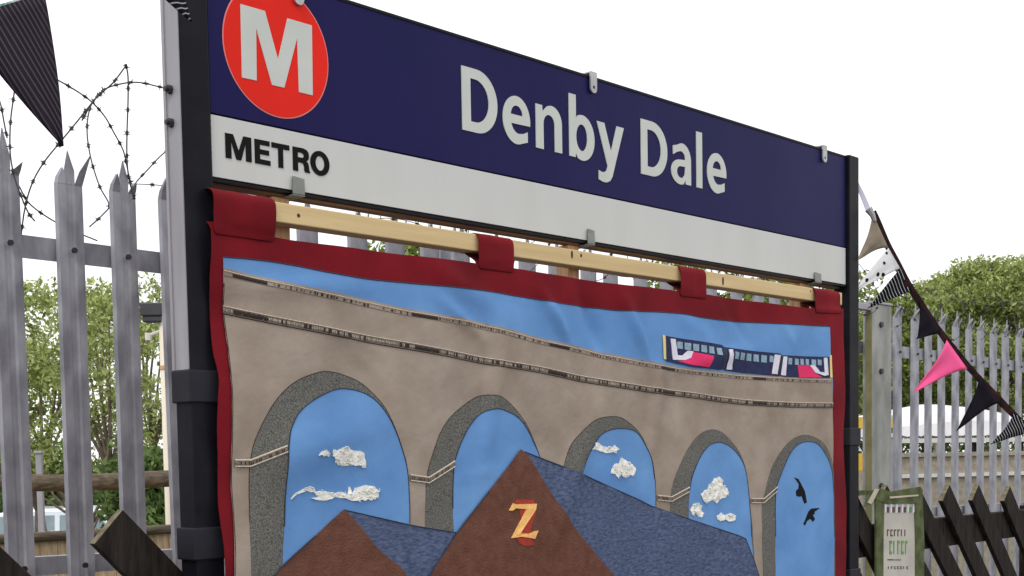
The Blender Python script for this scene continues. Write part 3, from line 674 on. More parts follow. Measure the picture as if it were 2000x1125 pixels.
# ================================================================== palisade fence
fence = tag(empty('palisade_fence', FP, FROT), 'galvanised steel palisade fence with three-pointed pales running behind the sign', 'fence')
PROF = [(-.040, -.006), (-.036, .004), (-.013, .005), (-.006, .0022), (.006, .0022), (.013, .005), (.036, .004), (.040, -.006)]
def pale_mesh(seed, hC=2.4, ears=None, w=1.0):
    q = random.Random(seed); b = MB(); t = .003; nP = len(PROF)
    P = [(x*w, -y) for x, y in PROF]              # front is -y (towards the viewer); ridge recessed
    zs = [.12, .9, 1.6, hC-.088]
    vs_ = []
    for z in zs:
        wob = q.uniform(-.0007, .0007)
        vs_ += [(x, y+wob, z) for x, y in P] + [(x, y+t+wob, z) for x, y in P]
    fs = []
    for k in range(len(zs)-1):
        o0, o1 = k*2*nP, (k+1)*2*nP
        for j in range(nP-1):
            fs.append((o0+j, o0+j+1, o1+j+1, o1+j)); fs.append((o0+nP+j+1, o0+nP+j, o1+nP+j, o1+nP+j+1))
        fs.append((o0, o1, o1+nP, o0+nP)); fs.append((o0+nP-1, o0+2*nP-1, o1+2*nP-1, o1+nP-1))
    b.add(vs_, fs)
    zt = hC-.088
    if ears is None: ears = [(-.002-q.random()*.010, -.020-q.random()*.03, -.01-q.random()*.03), (q.uniform(-.003, .003), 0, q.uniform(-.006, .006)), (.002+q.random()*.014, -.015-q.random()*.03, -.01-q.random()*.03)]
    cols = [(0, 2), (2, 5), (5, 7)]
    for (a, c_), (dx, dh, dy) in zip(cols, ears):
        idx = list(range(a, c_+1)); tip = hC+dh; xm = (P[a][0]+P[c_][0])/2
        lv = [(zt, 1, 0), (zt+(tip-zt)*.42, 1.15 if a == 2 else .86, .35), (tip, .06, 1)]
        vv = []; n_ = len(idx)
        for (z, s, k) in lv:
            for i in idx: vv.append((xm+(P[i][0]-xm)*s+dx*k, P[i][1]*(1-.4*k)+dy*k, z))
            for i in idx: vv.append((xm+(P[i][0]-xm)*s+dx*k, P[i][1]*(1-.4*k)+dy*k+t, z))
        ff = []
        for k in range(2):
            o0, o1 = k*2*n_, (k+1)*2*n_
            for j in range(n_-1): ff.append((o0+j, o0+j+1, o1+j+1, o1+j)); ff.append((o0+n_+j+1, o0+n_+j, o1+n_+j, o1+n_+j+1))
            ff.append((o0, o1, o1+n_, o0+n_)); ff.append((o0+n_-1, o0+2*n_-1, o1+2*n_-1, o1+n_-1))
        b.add(vv, ff)
    return b
variants = []
for k in range(6):
    o = pale_mesh(k).build('pale', M['galv'], fence); variants.append(o)
bt = MB(); bt.tube([(0, -.004, 0), (0, -.012, 0)], .008, 6); boltm = bt.build('bolt', M['bolt'], variants[0])
boltm.location = (0, -.008, 2.135)
special = {0: [(.004, -.020, -.01), (-.004, .030, 0), (.012, -.055, -.02)], 1: [(.006, -.045, 0), (-.004, .0, 0), (.022, -.006, -.03)], 2: [(-.004, -.042, -.02), (.000, .0, 0), (.003, -.060, -.02)]}
used = set()
for i in range(-6, 74):
    s = i*FPITCH + (R.uniform(-.006, .006) if i > 3 else 0)
    if i in special:
        o = pale_mesh(40+i, ears=special[i]).build('pale', M['galv'], fence); c0 = None
    else:
        k = R.randrange(6); o = variants[k] if k not in used else variants[k].copy()
        if k in used: COL.objects.link(o)
        used.add(k)
    if i == 3: s += .012
    o.location = (s, 0, -max(0, i)*.0021)
    o.rotation_euler = (0, R.uniform(-.009, .009), R.uniform(-.07, .07))
    if i > 20: o.scale = (.90, 1, 1)
    if i < 45:
        c1 = boltm if o is variants[0] else boltm.copy()
        if c1 is not boltm: COL.objects.link(c1)
        c1.parent = o
        if i < 4:
            c2 = boltm.copy(); COL.objects.link(c2); c2.parent = o; c2.location = (0, -.008, 1.285)
for k in range(6):
    if k not in used: bpy.data.objects.remove(variants[k])
for z0, z1_ in ((2.105, 2.165), (1.262, 1.312)):
    b = MB(); b.add([], [])
    for (y0, y1, za, zc_) in ((.016, .021, z0, z1_), (.021, .060, z1_-.005, z1_)):
        b.box(-1.5, 12.6, y0, y1, za, zc_)
    o = b.build('rail', M['galv'], fence); o.rotation_euler = (0, .0127*.9, 0)
# fence posts behind, and the broad timber-grey post in the gap to the right of the sign
for s in (-.75, pF(903, 420)[0], pF(903, 420)[0]+6.2, pF(903, 420)[0]+9.0):
    b = MB(); b.box(s-.05, s+.05, .062, .068, -.5, 2.3); b.box(s-.05, s+.05, .13, .136, -.5, 2.3); b.box(s-.003, s+.003, .068, .13, -.5, 2.3); b.build('post', M['galv'], fence)
s = pF(903, 420)[0]; b = MB(); b.box(s-.075, s+.075, -.020, -.014, 1.9, 2.24); b.build('joint_plate', M['galv'], fence, bevel=.002)
gp = tag(empty('gate_post', Fpt(pF(1704, 800, .08)[0], .08, 0), FROT), 'broad grey weathered gate post beside the right-hand sign post', 'post')
gz = pF(1715, 594, .08)[1]
gw = pF(1742, 800, .08)[0]-pF(1704, 800, .08)[0]
b = MB(); b.box(0, gw, 0, .040, 0, gz); b.build('shaft', M['postgrey'], gp, bevel=.006)
b = MB(); b.box(-.004, gw+.004, -.004, .044, gz, gz+.012); b.build('cap', M['galvdull'], gp, bevel=.003)
b = MB(); b.box(-.0045, -.0005, .003, .037, .0, gz-.04); b.build('edge_strip', M['greencloth2'], gp)
b = MB(); b.box(-.34, -.003, .005, .035, gz-.035, gz-.002); b.build('arm', M['galvdull'], gp, bevel=.004)
for dz in (.10, .33, .9):
    b = MB(); b.tube([(gw*.4, -.0005, gz-dz), (gw*.4, -.012, gz-dz)], .014, 8); b.build('bolt', M['bolt'], gp)

# barbed wire
wirew = tag(empty('barbed_wire_coil', Fpt(0, 0, 2.1), FROT), 'dark barbed wire coiled in loose loops along the palisade tops', 'barbed wire')
def Fl(px, py, n): u_, z_ = pF(px, py, n); return (u_, -n, z_-2.1)
def cat(pts, n=8):
    V = [Vector(p) for p in pts]; o = []
    for i in range(len(V)-1):
        p0, p1, p2, p3 = V[max(0, i-1)], V[i], V[i+1], V[min(len(V)-1, i+2)]
        for j in range(n):
            t = j/n; o.append(.5*((2*p1)+(-p0+p2)*t+(2*p0-5*p1+4*p2-p3)*t*t+(-p0+3*p1-3*p2+p3)*t**3))
    o.append(V[-1]); return o
barbs = MB(); qb = random.Random(3)
def barb(p, t, s=.011):
    for k in range(2):
        a = Vector((qb.gauss(0, 1), qb.gauss(0, 1), qb.gauss(0, 1))); a = (a-t*a.dot(t)*.7).normalized()*s
        barbs.tube([p-a, p, p+a], [.0006, .0019, .0006], 4)
    barbs.tube([p-t*.006, p+t*.006], .0038, 5)
def strand(pts, r=.0021, db=.055):
    P = cat(pts); b = MB(); b.tube(P, r, 5); b.build('wire', M['wire'], wirew, smooth=True)
    acc = qb.random()*db
    for a, c_ in zip(P, P[1:]):
        L = (c_-a).length; acc += L
        if acc > db: acc = 0; barb(c_, (c_-a).normalized())
W = [
 ([(40,128),(75,136),(105,152),(150,178),(180,200),(205,228),(222,258),(240,292),(247,320),(258,372)], .03, -.12),
 ([(246,128),(222,160),(200,180),(182,198),(150,238),(122,272),(85,318),(62,360),(48,410),(40,470)], .10, -.05),
 ([(246,128),(250,150),(250,200),(248,260),(248,310),(252,350),(262,385)], .10, .03),
 ([(205,172),(182,198),(173,222),(170,250),(172,280),(180,320),(195,365),(213,400),(202,418),(175,443)], -.1, .0),
 ([(160,235),(182,198),(205,174),(240,163),(270,161),(300,167),(335,178),(380,210),(430,290)], .04, -.10),
 ([(400,240),(325,295),(290,330),(262,362),(250,395)], -.08, -.02),
 ([(-40,130),(-15,170),(0,200),(8,240),(14,270)], .0, .0),
 ([(50,110),(32,160),(25,200),(20,245),(20,300),(28,345),(42,385),(55,415),(68,432)], .03, .03),
 ([(190,470),(120,440),(60,400),(35,360),(10,330),(-40,300)], -.10, -.10),
]
for pts, n0_, n1_ in W:
    strand([Fl(x, y, n0_+(n1_-n0_)*k/(len(pts)-1)) for k, (x, y) in enumerate(pts)])
hel = []
for k in range(0, 420):
    a = k*.42; s = 1.05+k*.42/6.283*.34
    rr = .115+.04*math.sin(k*.37)+.02*math.sin(k*1.1)
    hel.append((s+.05*math.sin(a*1.7), rr*math.cos(a), 2.40-.0127*s-2.1+rr*math.sin(a)))
strand(hel, .0015, .07)
hel2 = [(s_*.25+.3, .05*math.sin(s_), 2.33-.0127*s_*.25-2.1+.03*math.sin(s_*1.9)) for s_ in range(0, 46)]
strand(hel2, .0014, .08)
tag(barbs.build('barbs', M['barb'], wirew), kind='stuff')

# ================================================================== dark timber fence with slanting pickets (runs on the line of the sign, just behind the posts)
pf = tag(empty('slanted_picket_fence', (TL.x, TL.y, 0), SROT), 'dark stained timber fence with square-cut pickets slanting at forty-five degrees', 'fence')
WN = -.075
def pW(px, py): return pS(px, py, WN)
wdt = .090; th_ = .020
def picket(cu, zt, extra=0, w=wdt, ang=45, seed=0):
    """cu, zt: the topmost corner; the plank runs down to the right"""
    L = (zt-.12)/math.sin(math.radians(ang)); a = math.radians(ang)
    d = Vector((math.cos(a), -math.sin(a))); p = Vector((-math.sin(a), -math.cos(a)))
    q0 = Vector((cu, zt)); c_ = [q0, q0+d*L, q0+d*L+p*w, q0+p*w]
    return c_
pick0 = None
pk_list = []
ua_, za_ = pW(240, 995)
spc = (pW(1912, 945)[0]-pW(1855, 945)[0])
tops = [(pW(240, 995)), (pW(-58, 1012))]
prs = [(1799, 957), (1855, 946), (1912, 946), (1973, 949), (2035, 952), (2100, 956)]
for x, y in prs: tops.append(pW(x, y))
u = pW(240, 995)[0]+.262
ulast = pW(1799, 957)[0]
k = 0
while u < ulast-.15:
    tops.append((u, za_-.03*(u/2.9)+R.uniform(-.008, .008))); u += .262
for j in range(1, 5): tops.append((pW(-58, 1012)[0]-.27*j, za_-.01))
u_ = pW(2100, 956)[0]
for j in range(1, 14): tops.append((u_+.275*j, pW(2100, 956)[1]-R.uniform(0, .02)))
Lp = 2.1; c0 = picket(0, 0)
a45 = math.radians(45); d2 = Vector((math.cos(a45), -math.sin(a45))); p2 = Vector((-math.sin(a45), -math.cos(a45)))
L = 1.55
b = MB()
cc = [Vector((0, 0)), d2*L, d2*L+p2*wdt, p2*wdt]
b.prism([[tuple(q) for q in cc]], lambda x, y, dd: (x, dd, y), 0, th_)
b.mi = [0]*len(b.mi)
for fi, f in enumerate(b.f):
    pts = [b.v[i] for i in f]
    if all(abs((pt[0]*d2.x+pt[2]*d2.y)) < 1e-4 for pt in pts): b.mi[fi] = 1
proto = b.build('picket', [M['darkwood'], M['endgrain']], pf, bevel=.002)
for k, (u, z) in enumerate(tops):
    o = proto if k == 0 else proto.copy()
    if k: COL.objects.link(o)
    o.location = (u, -WN, z); o.rotation_euler = (R.uniform(-.01, .01), (R.uniform(-.03, .03) if k > 1 else 0), 0)
zrw = pW(1850, 1012)[1]
for za, zc_ in ((zrw-.115, zrw), (.33, .44)):
    b = MB(); b.box(-2.6, pW(2100, 956)[0]+3.6, -WN+th_+.002, -WN+th_+.045, za, zc_); b.build('rail', M['darkwood'], pf, bevel=.003)
for u in (-1.7, .55, 2.2, 4.6, 6.8):
    b = MB(); b.box(u-.045, u+.045, -WN+th_+.047, -WN+th_+.13, -.2, 1.30); b.build('post', M['darkwood'], pf, bevel=.003)

# ================================================================== small notice in a green frame on the picket fence
GN = -.055
gs = tag(empty('green_framed_notice', (TL.x, TL.y, 0), SROT), 'narrow cream notice in an olive ribbon frame tied to the picket fence', 'notice')
def gq(px, py, n=GN): return pS(px, py, n)
def gpoly(name, pts, n0_, n1_, mt, par=gs):
    b = MB(); b.prism([[gq(x, y) for x, y in pts]], L3, n0_, n1_); return b.build(name, mt, par, bevel=.0008)
gpoly('paper', [(1724,985),(1788,985),(1788,1124),(1786,1300),(1722,1300),(1722,1124)], GN, GN-.003, M['paper'])
gpoly('side_ribbon', [(1709,968),(1726,968),(1724,1050),(1723,1300),(1708,1300),(1710,1060)], GN+.004, GN-.004, M['greencloth'])
gpoly('side_ribbon', [(1784,962),(1800,957),(1804,1060),(1802,1300),(1786,1300),(1787,1060)], GN+.004, GN-.004, M['greencloth'])
gpoly('top_ribbon', [(1712,952),(1735,960),(1795,950),(1800,957),(1796,984),(1727,984),(1708,975)], GN+.006, GN+.0045, M['greencloth'])
gpoly('ribbon_tail', [(1716,952),(1700,985),(1683,990),(1692,960)], GN+.009, GN+.0065, M['greencloth'])
gpoly('ribbon_tail', [(1676,958),(1700,957),(1702,966),(1676,968)], GN+.004, GN+.001, M['greencloth'])
gpoly('pale_ribbon', [(1712,955),(1697,985),(1689,982),(1704,955)], GN+.0115, GN+.0093, M['cord'])
gpoly('pale_ribbon', [(1733,970),(1790,966),(1790,969),(1735,974)], GN+.0085, GN+.0063, M['cord'])
for k in range(6):
    x = 1727+k*11
    gpoly('scallop', [(x,983),(x+4,983),(x+3,1000),(x+1,1003)], GN+.0022, GN+.0002, M['trainwhite'])
    if k < 5: gpoly('bead', [(x+4.5,990),(x+9.5,990),(x+9,1001),(x+5,1001)], GN+.0022, GN+.0002, M['inkdark'] if k != 4 else M['inkgreen'])
q = random.Random(9)
def glyphs(y0, y1, x0, x1, n, mt, name='printed_mark'):
    b = MB()
    for k in range(n):
        x = x0+(x1-x0)*k/n; w = (x1-x0)/n*.62; kind = q.randrange(3); hh = y1-y0
        segs = [[(x, y0), (x+w*.4, y0), (x+w*.4, y1), (x, y1)], [(x, y0), (x+w, y0), (x+w, y0+hh*.2), (x, y0+hh*.2)], [(x, y1-hh*.2), (x+w, y1-hh*.2), (x+w, y1), (x, y1)]]
        for j, sgm in enumerate(segs[:1+kind]):
            b.prism([[gq(a, c_) for a, c_ in sgm]], L3, GN+.0012+j*.0002, GN+.0002)
    b.build(name, mt, gs)
glyphs(1034, 1047, 1732, 1773, 6, M['inkdark']); glyphs(1056, 1082, 1737, 1775, 5, M['inkgreen']); glyphs(1092, 1094, 1733, 1775, 1, M['inkdark']); glyphs(1106, 1111, 1734, 1776, 7, M['inkdark'])

# ================================================================== bunting
def flagmesh(edge, tip, Z0, rip=.006, seed=0, K=9, J=12, ztip=None, bow=.0):
    """edge: two pixel points on the tape, tip: pixel point; depths along Z"""
    (x0, y0, za), (x1, y1, zb_) = edge; q = seed
    A_, B_ = at(x0, y0, za), at(x1, y1, zb_); T = at(tip[0], tip[1], tip[2])
    vs_, fs = [], []; nrm = (B_-A_).cross(T-A_).normalized()
    for j in range(J+1):
        t = j/J; P0_ = A_.lerp(T, t); P1_ = B_.lerp(T, t)
        for i in range(K+1):
            s = i/K; p = P0_.lerp(P1_, s)
            d = rip*(1-t*.6)*(math.sin(s*7+seed)+.6*math.sin(t*5+s*3+seed*2))*(t**.5)
            inn_ = ((s-.5)*-1)*math.sin(math.pi*t)*bow*2
            p = p+nrm*d+(P1_-P0_)*inn_
            vs_.append(p)
    for j in range(J):
        for i in range(K): o = j*(K+1)+i; fs.append((o, o+1, o+K+2, o+K+1))
    return vs_, fs
def bunting(name, label, tape, flags, tw, tmat, group=None):
    P0_ = at(*tape[0]); root = tag(empty(name, P0_), label, 'bunting')
    pts = cat([at(*t) for t in tape], 10)
    b = MB(); vs_, fs = [], []
    vdir = Vector((0, 0, 1))
    for i, p in enumerate(pts):
        t = (pts[min(i+1, len(pts)-1)]-pts[max(0, i-1)]).normalized(); view = (E0-p).normalized()
        nn = (Vector((.06*math.sin(i*.35), 0, 1))-t*t.z).normalized()
        wv = tw*(1+.07*math.sin(i*.5))
        for s_, d_ in ((-.5, 0), (0, .0015), (.5, 0), (.5, .0), (0, -.0015), ):
            vs_.append(p-P0_+nn*s_*wv+nn.cross(t)*d_)
    m_ = 5
    for i in range(len(pts)-1):
        for j in range(m_): fs.append((i*m_+j, i*m_+(j+1) % m_, (i+1)*m_+(j+1) % m_, (i+1)*m_+j))
    b.add(vs_, fs); b.build('tape', tmat, root, smooth=False)
    for f in flags:
        vs_, fs = flagmesh(f['e'], f['t'], 0, rip=f.get('rip', .006), seed=f.get('s', 0), bow=f.get('bow', 0))
        b = MB(); b.add([v-P0_ for v in vs_], fs); o = b.build('flag', f['m'], root, smooth=True)
        md = o.modifiers.new('t', 'SOLIDIFY'); md.thickness = .0008; md.offset = 0
        if 'l' in f: o['label'] = f['l']
    return root
def kvec(pa, pb, Z, period):               # stripe direction: stripes run along pa->pb (pixels at depth Z)
    a, c_ = at(*pa, Z), at(*pb, Z); t = (c_-a).normalized(); n_ = t.cross(fwd).normalized(); return tuple(n_*(2*math.pi/period))
M['stripeL'] = stripemat('pinstripe_black_cloth', kvec((0, 0), (45, 95), 1.7, .0043), .45, (.022, .017, .024), (.075, .065, .08))
M['stripeR'] = stripemat('black_white_stripe_cloth', kvec((0, 0), (22, 44), 4.6, .0125), .80, (.006, .006, .008), (.50, .50, .52))
M['stripeT'] = stripemat('black_grey_stripe_cloth', kvec((0, 20), (30, 0), 2.3, .0085), .62, (.010, .010, .012), (.38, .37, .38))
M['blackcloth'] = mat('black_cloth', (.010, .008, .013), rough=.9, var=.3, scale=20, spec=.05)
M['maroontape'] = mat('dark_maroon_tape', (.012, .006, .008), rough=.9, scale=30, col2=(.04, .015, .014), spec=.08)
M['taupe'] = mat('taupe_cloth', (.20, .165, .12), rough=.9, scale=20, col2=(.27, .225, .17))
M['pink'] = mat('hot_pink_cloth', (.90, .10, .30), rough=.85, var=.08, scale=12)
M['greentape'] = mat('mint_and_white_tape', (.10, .30, .20), rough=.9, scale=50, col2=(.65, .75, .68), lo=.40, hi=.55)
M['dots'] = dotmat('white_spotted_cloth')
bunting('bunting', 'string of black, spotted and pink triangular flags sloping down right of the sign',
        [(1704, 414, 4.60), (1735, 482, 4.62), (1768, 545, 4.64), (1808, 608, 4.68), (1858, 677, 4.74), (1920, 748, 4.82), (1985, 815, 4.90), (2060, 885, 5.0), (2150, 955, 5.15)],
        [dict(e=((1705, 418, 4.59), (1735, 484, 4.61)), t=(1676, 508, 4.55), m=M['taupe'], s=1, bow=.12, l='taupe flag at the top of the string'),
         dict(e=((1735, 484, 4.61), (1758, 524, 4.63)), t=(1664, 572, 4.56), m=M['dots'], s=2, l='white flag with black spots'),
         dict(e=((1758, 524, 4.63), (1781, 568, 4.65)), t=(1694, 603, 4.58), m=M['stripeR'], s=3, l='black flag with white stripes near the gate post'),
         dict(e=((1797, 588, 4.66), (1837, 650, 4.71)), t=(1791, 662, 4.62), m=M['blackcloth'], s=4, l='plain black flag above the pink one'),
         dict(e=((1849, 664, 4.72), (1889, 720, 4.77)), t=(1784, 766, 4.66), m=M['pink'], s=5, bow=.10, l='hot pink flag'),
         dict(e=((1913, 738, 4.80), (1953, 786, 4.85)), t=(1868, 842, 4.72), m=M['blackcloth'], s=6, bow=.12, l='plain black flag below the pink one'),
         dict(e=((1981, 806, 4.88), (2022, 846, 4.94)), t=(1936, 868, 4.80), m=M['stripeR'], s=7, bow=.12, l='lowest striped flag'),
         dict(e=((2062, 884, 5.0), (2105, 922, 5.06)), t=(2040, 990, 4.92), m=M['blackcloth'], s=8)],
        .030, M['maroontape'])
root_t = [o for o in bpy.data.objects if o.name.startswith('bunting')][0]
b = MB(); pts = [at(x, y, 4.595) for x, y in ((1672, 352), (1684, 380), (1697, 412))]; P0_ = root_t.location
vs_ = []
for i, p in enumerate(pts):
    w_ = (.006, .010, .011)[i]; vs_ += [p-P0_+Vector((-w_, 0, .003)), p-P0_+Vector((w_, 0, -.003)), p-P0_+Vector((w_, .002, -.003)), p-P0_+Vector((-w_, .002, .003))]
fs = []
for i in range(2):
    for j in range(4): fs.append((i*4+j, i*4+(j+1) % 4, i*4+4+(j+1) % 4, i*4+4+j))
b.add(vs_, fs); b.build('tie', M['ribbongrey'], root_t)
b = MB(); b.tube([at(1696, 408, 4.59)-P0_, at(1704, 420, 4.59)-P0_, at(1709, 432, 4.59)-P0_], [.014, .010, .006], 8); b.build('knot', M['galvdull'], root_t)

bunting('bunting', 'dark pinstriped flag on mint tape hanging from the top left of the sign post',
        [(360, -10, 2.36), (300, -45, 2.30), (220, -55, 2.1), (130, -28, 1.85), (60, 0, 1.72), (0, 20, 1.64), (-80, 40, 1.55), (-200, 40, 1.4)],
        [dict(e=((86, -14, 1.72), (-88, 40, 1.55)), t=(121, 286, 1.70), m=M['stripeL'], s=2, rip=.006, bow=-.04, l='large dark pinstriped flag in the top left corner'),
         dict(e=((290, -30, 2.29), (352, -34, 2.35)), t=(374, 42, 2.36), m=M['stripeT'], s=2, rip=.003, l='striped flag tip folded over the post')],
        .0135, M['greentape'])

# ================================================================== vegetation
def leaves(cl, n, ls, seed, mt, name, parent, flat=.0):
    """cl: clumps (centre, radius); n leaves in all, scattered in the clumps' shells"""
    rs = np.random.RandomState(seed); w = np.array([c_[1]**2 for c_ in cl]); w = w/w.sum()
    ci = rs.choice(len(cl), n, p=w); C = np.array([tuple(cl[i][0]) for i in range(len(cl))]); Rr = np.array([c_[1] for c_ in cl])
    d = rs.normal(size=(n, 3)); d /= np.linalg.norm(d, axis=1)[:, None]
    rad = (rs.rand(n)**.45)[:, None]*Rr[ci][:, None]
    p = C[ci]+d*rad*np.array([1, 1, .8])
    a = rs.normal(size=(n, 3)); a /= np.linalg.norm(a, axis=1)[:, None]
    b_ = np.cross(a, rs.normal(size=(n, 3))); b_ /= np.linalg.norm(b_, axis=1)[:, None]
    s = (ls*(.6+.8*rs.rand(n)))[:, None]
    v = np.stack([p-a*s, p+b_*s*.42, p+a*s, p-b_*s*.42], 1).reshape(-1, 3)
    me = bpy.data.meshes.new(name); me.vertices.add(4*n); me.vertices.foreach_set('co', v.ravel())
    me.loops.add(4*n); me.loops.foreach_set('vertex_index', np.arange(4*n, dtype=np.int32))
    me.polygons.add(n); me.polygons.foreach_set('loop_start', np.arange(0, 4*n, 4, dtype=np.int32)); me.polygons.foreach_set('loop_total', np.full(n, 4, dtype=np.int32))
    me.materials.append(mt); me.update(); me.validate()
    o = bpy.data.objects.new(name, me); COL.objects.link(o); o.parent = parent; return o
def tree(name, label, cat_, px, Z, ytop, wpx, nl, ls, mt, seed, ybot=None, ncl=26, clr=.22, sparse=1.0, trunk=True, groundz=-.7):
    q = random.Random(seed); basep = at(px, 900, Z); root = tag(empty(name, (basep.x, basep.y, groundz)), label, cat_)
    ztop = at(px, ytop, Z).z-groundz; zbot = (at(px, ybot, Z).z-groundz) if ybot else ztop*.35
    rw = wpx/F*Z/2; cl = []; tips = []
    for k in range(ncl):
        t = q.random(); zc_ = zbot+(ztop-zbot)*(.04+.92*t); env = math.sqrt(max(.08, 1-(2*t-1)**2))*.9+.12
        a = q.random()*6.283; rr = rw*env*math.sqrt(q.random())
        r_ = clr*(ztop-zbot)*q.uniform(.55, 1.1)*sparse; zc_ = min(zc_, ztop-r_*.75)
        cl.append((Vector((rr*math.cos(a), rr*math.sin(a)*.8, zc_)), r_)); tips.append(cl[-1][0])
    for k in range(ncl//3):
        c0 = cl[q.randrange(len(cl))]; v_ = c0[0]+Vector((q.uniform(-1, 1), q.uniform(-.4, .4), q.uniform(.5, 1.25)))*c0[1]
        cl.append((v_, c0[1]*q.uniform(.18, .35)))
    leaves(cl, nl, ls, seed, mt, 'crown', root)
    if trunk:
        b = MB(); hgt = zbot+(ztop-zbot)*.6
        tp = [Vector((.06*math.sin(k*1.3+seed), .05*math.cos(k), hgt*k/6)) for k in range(7)]
        r0_ = .035+.012*ztop; b.tube(tp, [r0_*.42*(1-.12*k) for k in range(7)], 8)
        for tpt in tips[::3]:
            k = min(6, max(1, int(6*min(1, tpt.z/hgt)*.75))); s0 = tp[k]; mid = s0.lerp(tpt, .5)+Vector((q.uniform(-.1, .1), q.uniform(-.1, .1), -.08*(tpt.z-s0.z)))
            b.tube([s0, mid, tpt, tpt+Vector((q.uniform(-.2, .2), q.uniform(-.2, .2), q.uniform(.0, .3)))*clr*2], [r0_*.25, r0_*.16, r0_*.08, .003], 5)
        b.build('trunk', M['bark'], root, smooth=True)
    return root
# left of the sign, beyond the palisade
tree('young_tree', 'loose pale green tree seen between the two left-most fence pales', 'tree', 75, 13.0, 545, 260, 6500, .030, M['leafL'], 21, ybot=760, ncl=24, clr=.26)
tree('young_tree', 'open leafy tree beyond the fence with pale sky showing through its middle', 'tree', 205, 11.5, 556, 250, 4300, .028, M['leafL'], 22, ybot=830, ncl=30, clr=.19, sparse=.9)
tree('young_tree', 'airy tree behind the cream lamp post, its leaves reaching up beside the sign post', 'tree', 300, 14.0, 530, 210, 4200, .029, M['leafL'], 23, ybot=850, ncl=26, clr=.18)
tree('bush', 'leafy bush behind the left-most pale above the round timber rail', 'bush', 20, 15, 690, 160, 1600, .045, M['leafM'], 24, ybot=900, ncl=16, clr=.3)
tree('bush', 'dark green bush just above the roof of the pale car', 'bush', 120, 22.5, 858, 330, 12000, .05, M['leafD'], 25, ybot=1040, ncl=26, clr=.33, trunk=False)
tree('bush', 'glossy dark bush between the pale car and the cream lamp post', 'bush', 300, 10.5, 872, 170, 8000, .038, M['leafD'], 26, ybot=1100, ncl=22, clr=.3, trunk=False)
tree('bush', 'sparse twiggy bush above the round timber rail in front of pale sky', 'bush', 160, 12.2, 790, 420, 3000, .026, M['leafM'], 27, ybot=935, ncl=30, clr=.3)
# behind the banner
tree('hedge_tree', 'bright green tree top glimpsed under the pine rail left of centre', 'tree', 790, 17, 468, 260, 9000, .05, M['leafM'], 31, ybot=820, ncl=24, clr=.2)
tree('hedge_tree', 'green tree glimpsed under the pine rail near its right end', 'tree', 1440, 18, 480, 330, 12000, .05, M['leafM'], 32, ybot=800, ncl=28, clr=.2)
tree('hedge_tree', 'slim green tree immediately right of the right-hand sign post', 'tree', 1660, 17, 515, 110, 3000, .05, M['leafM'], 33, ybot=860, ncl=24, clr=.2)
# right of the sign
for k, (px, Z, yt, w_, nl, mt, lb, clr_) in enumerate([
    (1735, 19, 578, 250, 17000, 'leafM', 'low part of the leafy bank behind the gate post', .22),
    (1835, 20, 545, 270, 22000, 'leafL', 'pale green tree in the leafy bank, its top under the wisps of barbed wire', .19),
    (1935, 19, 500, 250, 26000, 'leafL', 'tallest yellow-green tree of the leafy bank on the right', .19),
    (2045, 20, 497, 260, 22000, 'leafM', 'green tree cut by the right-hand edge of the picture', .2),
    (1880, 23, 610, 420, 22000, 'leafD', 'dark shaded tree low down inside the leafy bank on the right', .22)]):
    tree('hedge_tree', lb, 'tree', px, Z, yt, w_, nl, .036, M[mt], 50+k, ybot=(815 if k != 4 else 850), ncl=95, clr=clr_*.72)
far = tag(leaves([(Vector((x, 62+6*math.sin(x*.7), R.uniform(-.5, .1))), R.uniform(.9, 1.3)) for x in np.arange(-45, 75, 1.6)], 60000, .16, 77, M['leafD'], 'distant_hedge', None), kind='stuff')

# ================================================================== beyond the fence on the left
def P3(px, py, Z): return at(px, py, Z)
# round timber rail on posts
a_ = at(-120, 948, 7.4); c_ = at(420, 934, 7.9)
rr = tag(empty('round_rail_fence', (a_.x, a_.y, -.7)), 'single round brown timber rail on posts behind the palisade at left', 'rail')
d_ = c_-a_; O_ = Vector((a_.x, a_.y, -.7))
b = MB(); b.tube([a_-O_+d_*t+Vector((0, 0, .006*math.sin(t*9))) for t in np.linspace(-.8, 1.5, 24)], .050, 14); b.build('rail', M['roundwood'], rr, smooth=True)
for t in (-.6, .985):
    p = a_+d_*t-O_; b = MB(); b.tube([Vector((p.x, p.y+.09, 0)), Vector((p.x, p.y+.09, p.z+.02))], .05, 12); b.build('post', M['roundwood'], rr, smooth=True)
# rough pale plank fence
A0, A1 = at(20, 1040, 6.0), at(430, 1036, 6.9)
pk = tag(empty('plank_fence', (A0.x, A0.y, -.7)), 'rough pale timber plank screen with ragged tops low behind the palisade', 'fence')
dd = (A1-A0); nn = dd.length; ddn = Vector((dd.x, dd.y, 0)).normalized(); rzp = math.atan2(ddn.y, ddn.x); pk.rotation_euler = (0, 0, rzp)
x = -.5; k = 0
while x < 1.35:
    w_ = R.uniform(.085, .12); ht = A0.z+.7+R.uniform(-.018, .012); b = MB()
    tp = [(x, 0), (x, ht-.02)]+[(x+w_*j/6, ht-.012*abs(math.sin(j*1.9+k))-.01) for j in range(1, 6)]+[(x+w_, ht-.022), (x+w_, 0)]
    b.prism([tp], lambda xx, yy, d: (xx, d, yy), 0, .022); b.build('plank', M['tanwood'], pk, bevel=.002)
    x += w_+.003; k += 1
b = MB(); b.box(-.5, 1.35, .023, .06, A0.z+.7-.16, A0.z+.7-.08); b.build('rail', M['tanwood'], pk)
b = MB(); b.tube([(-.5, -.014, A0.z+.675), (.4, -.016, A0.z+.672), (1.35, -.014, A0.z+.675)], [.020, .024, .020], 8); b.build('capping_log', M['roundwood'], pk, smooth=True)
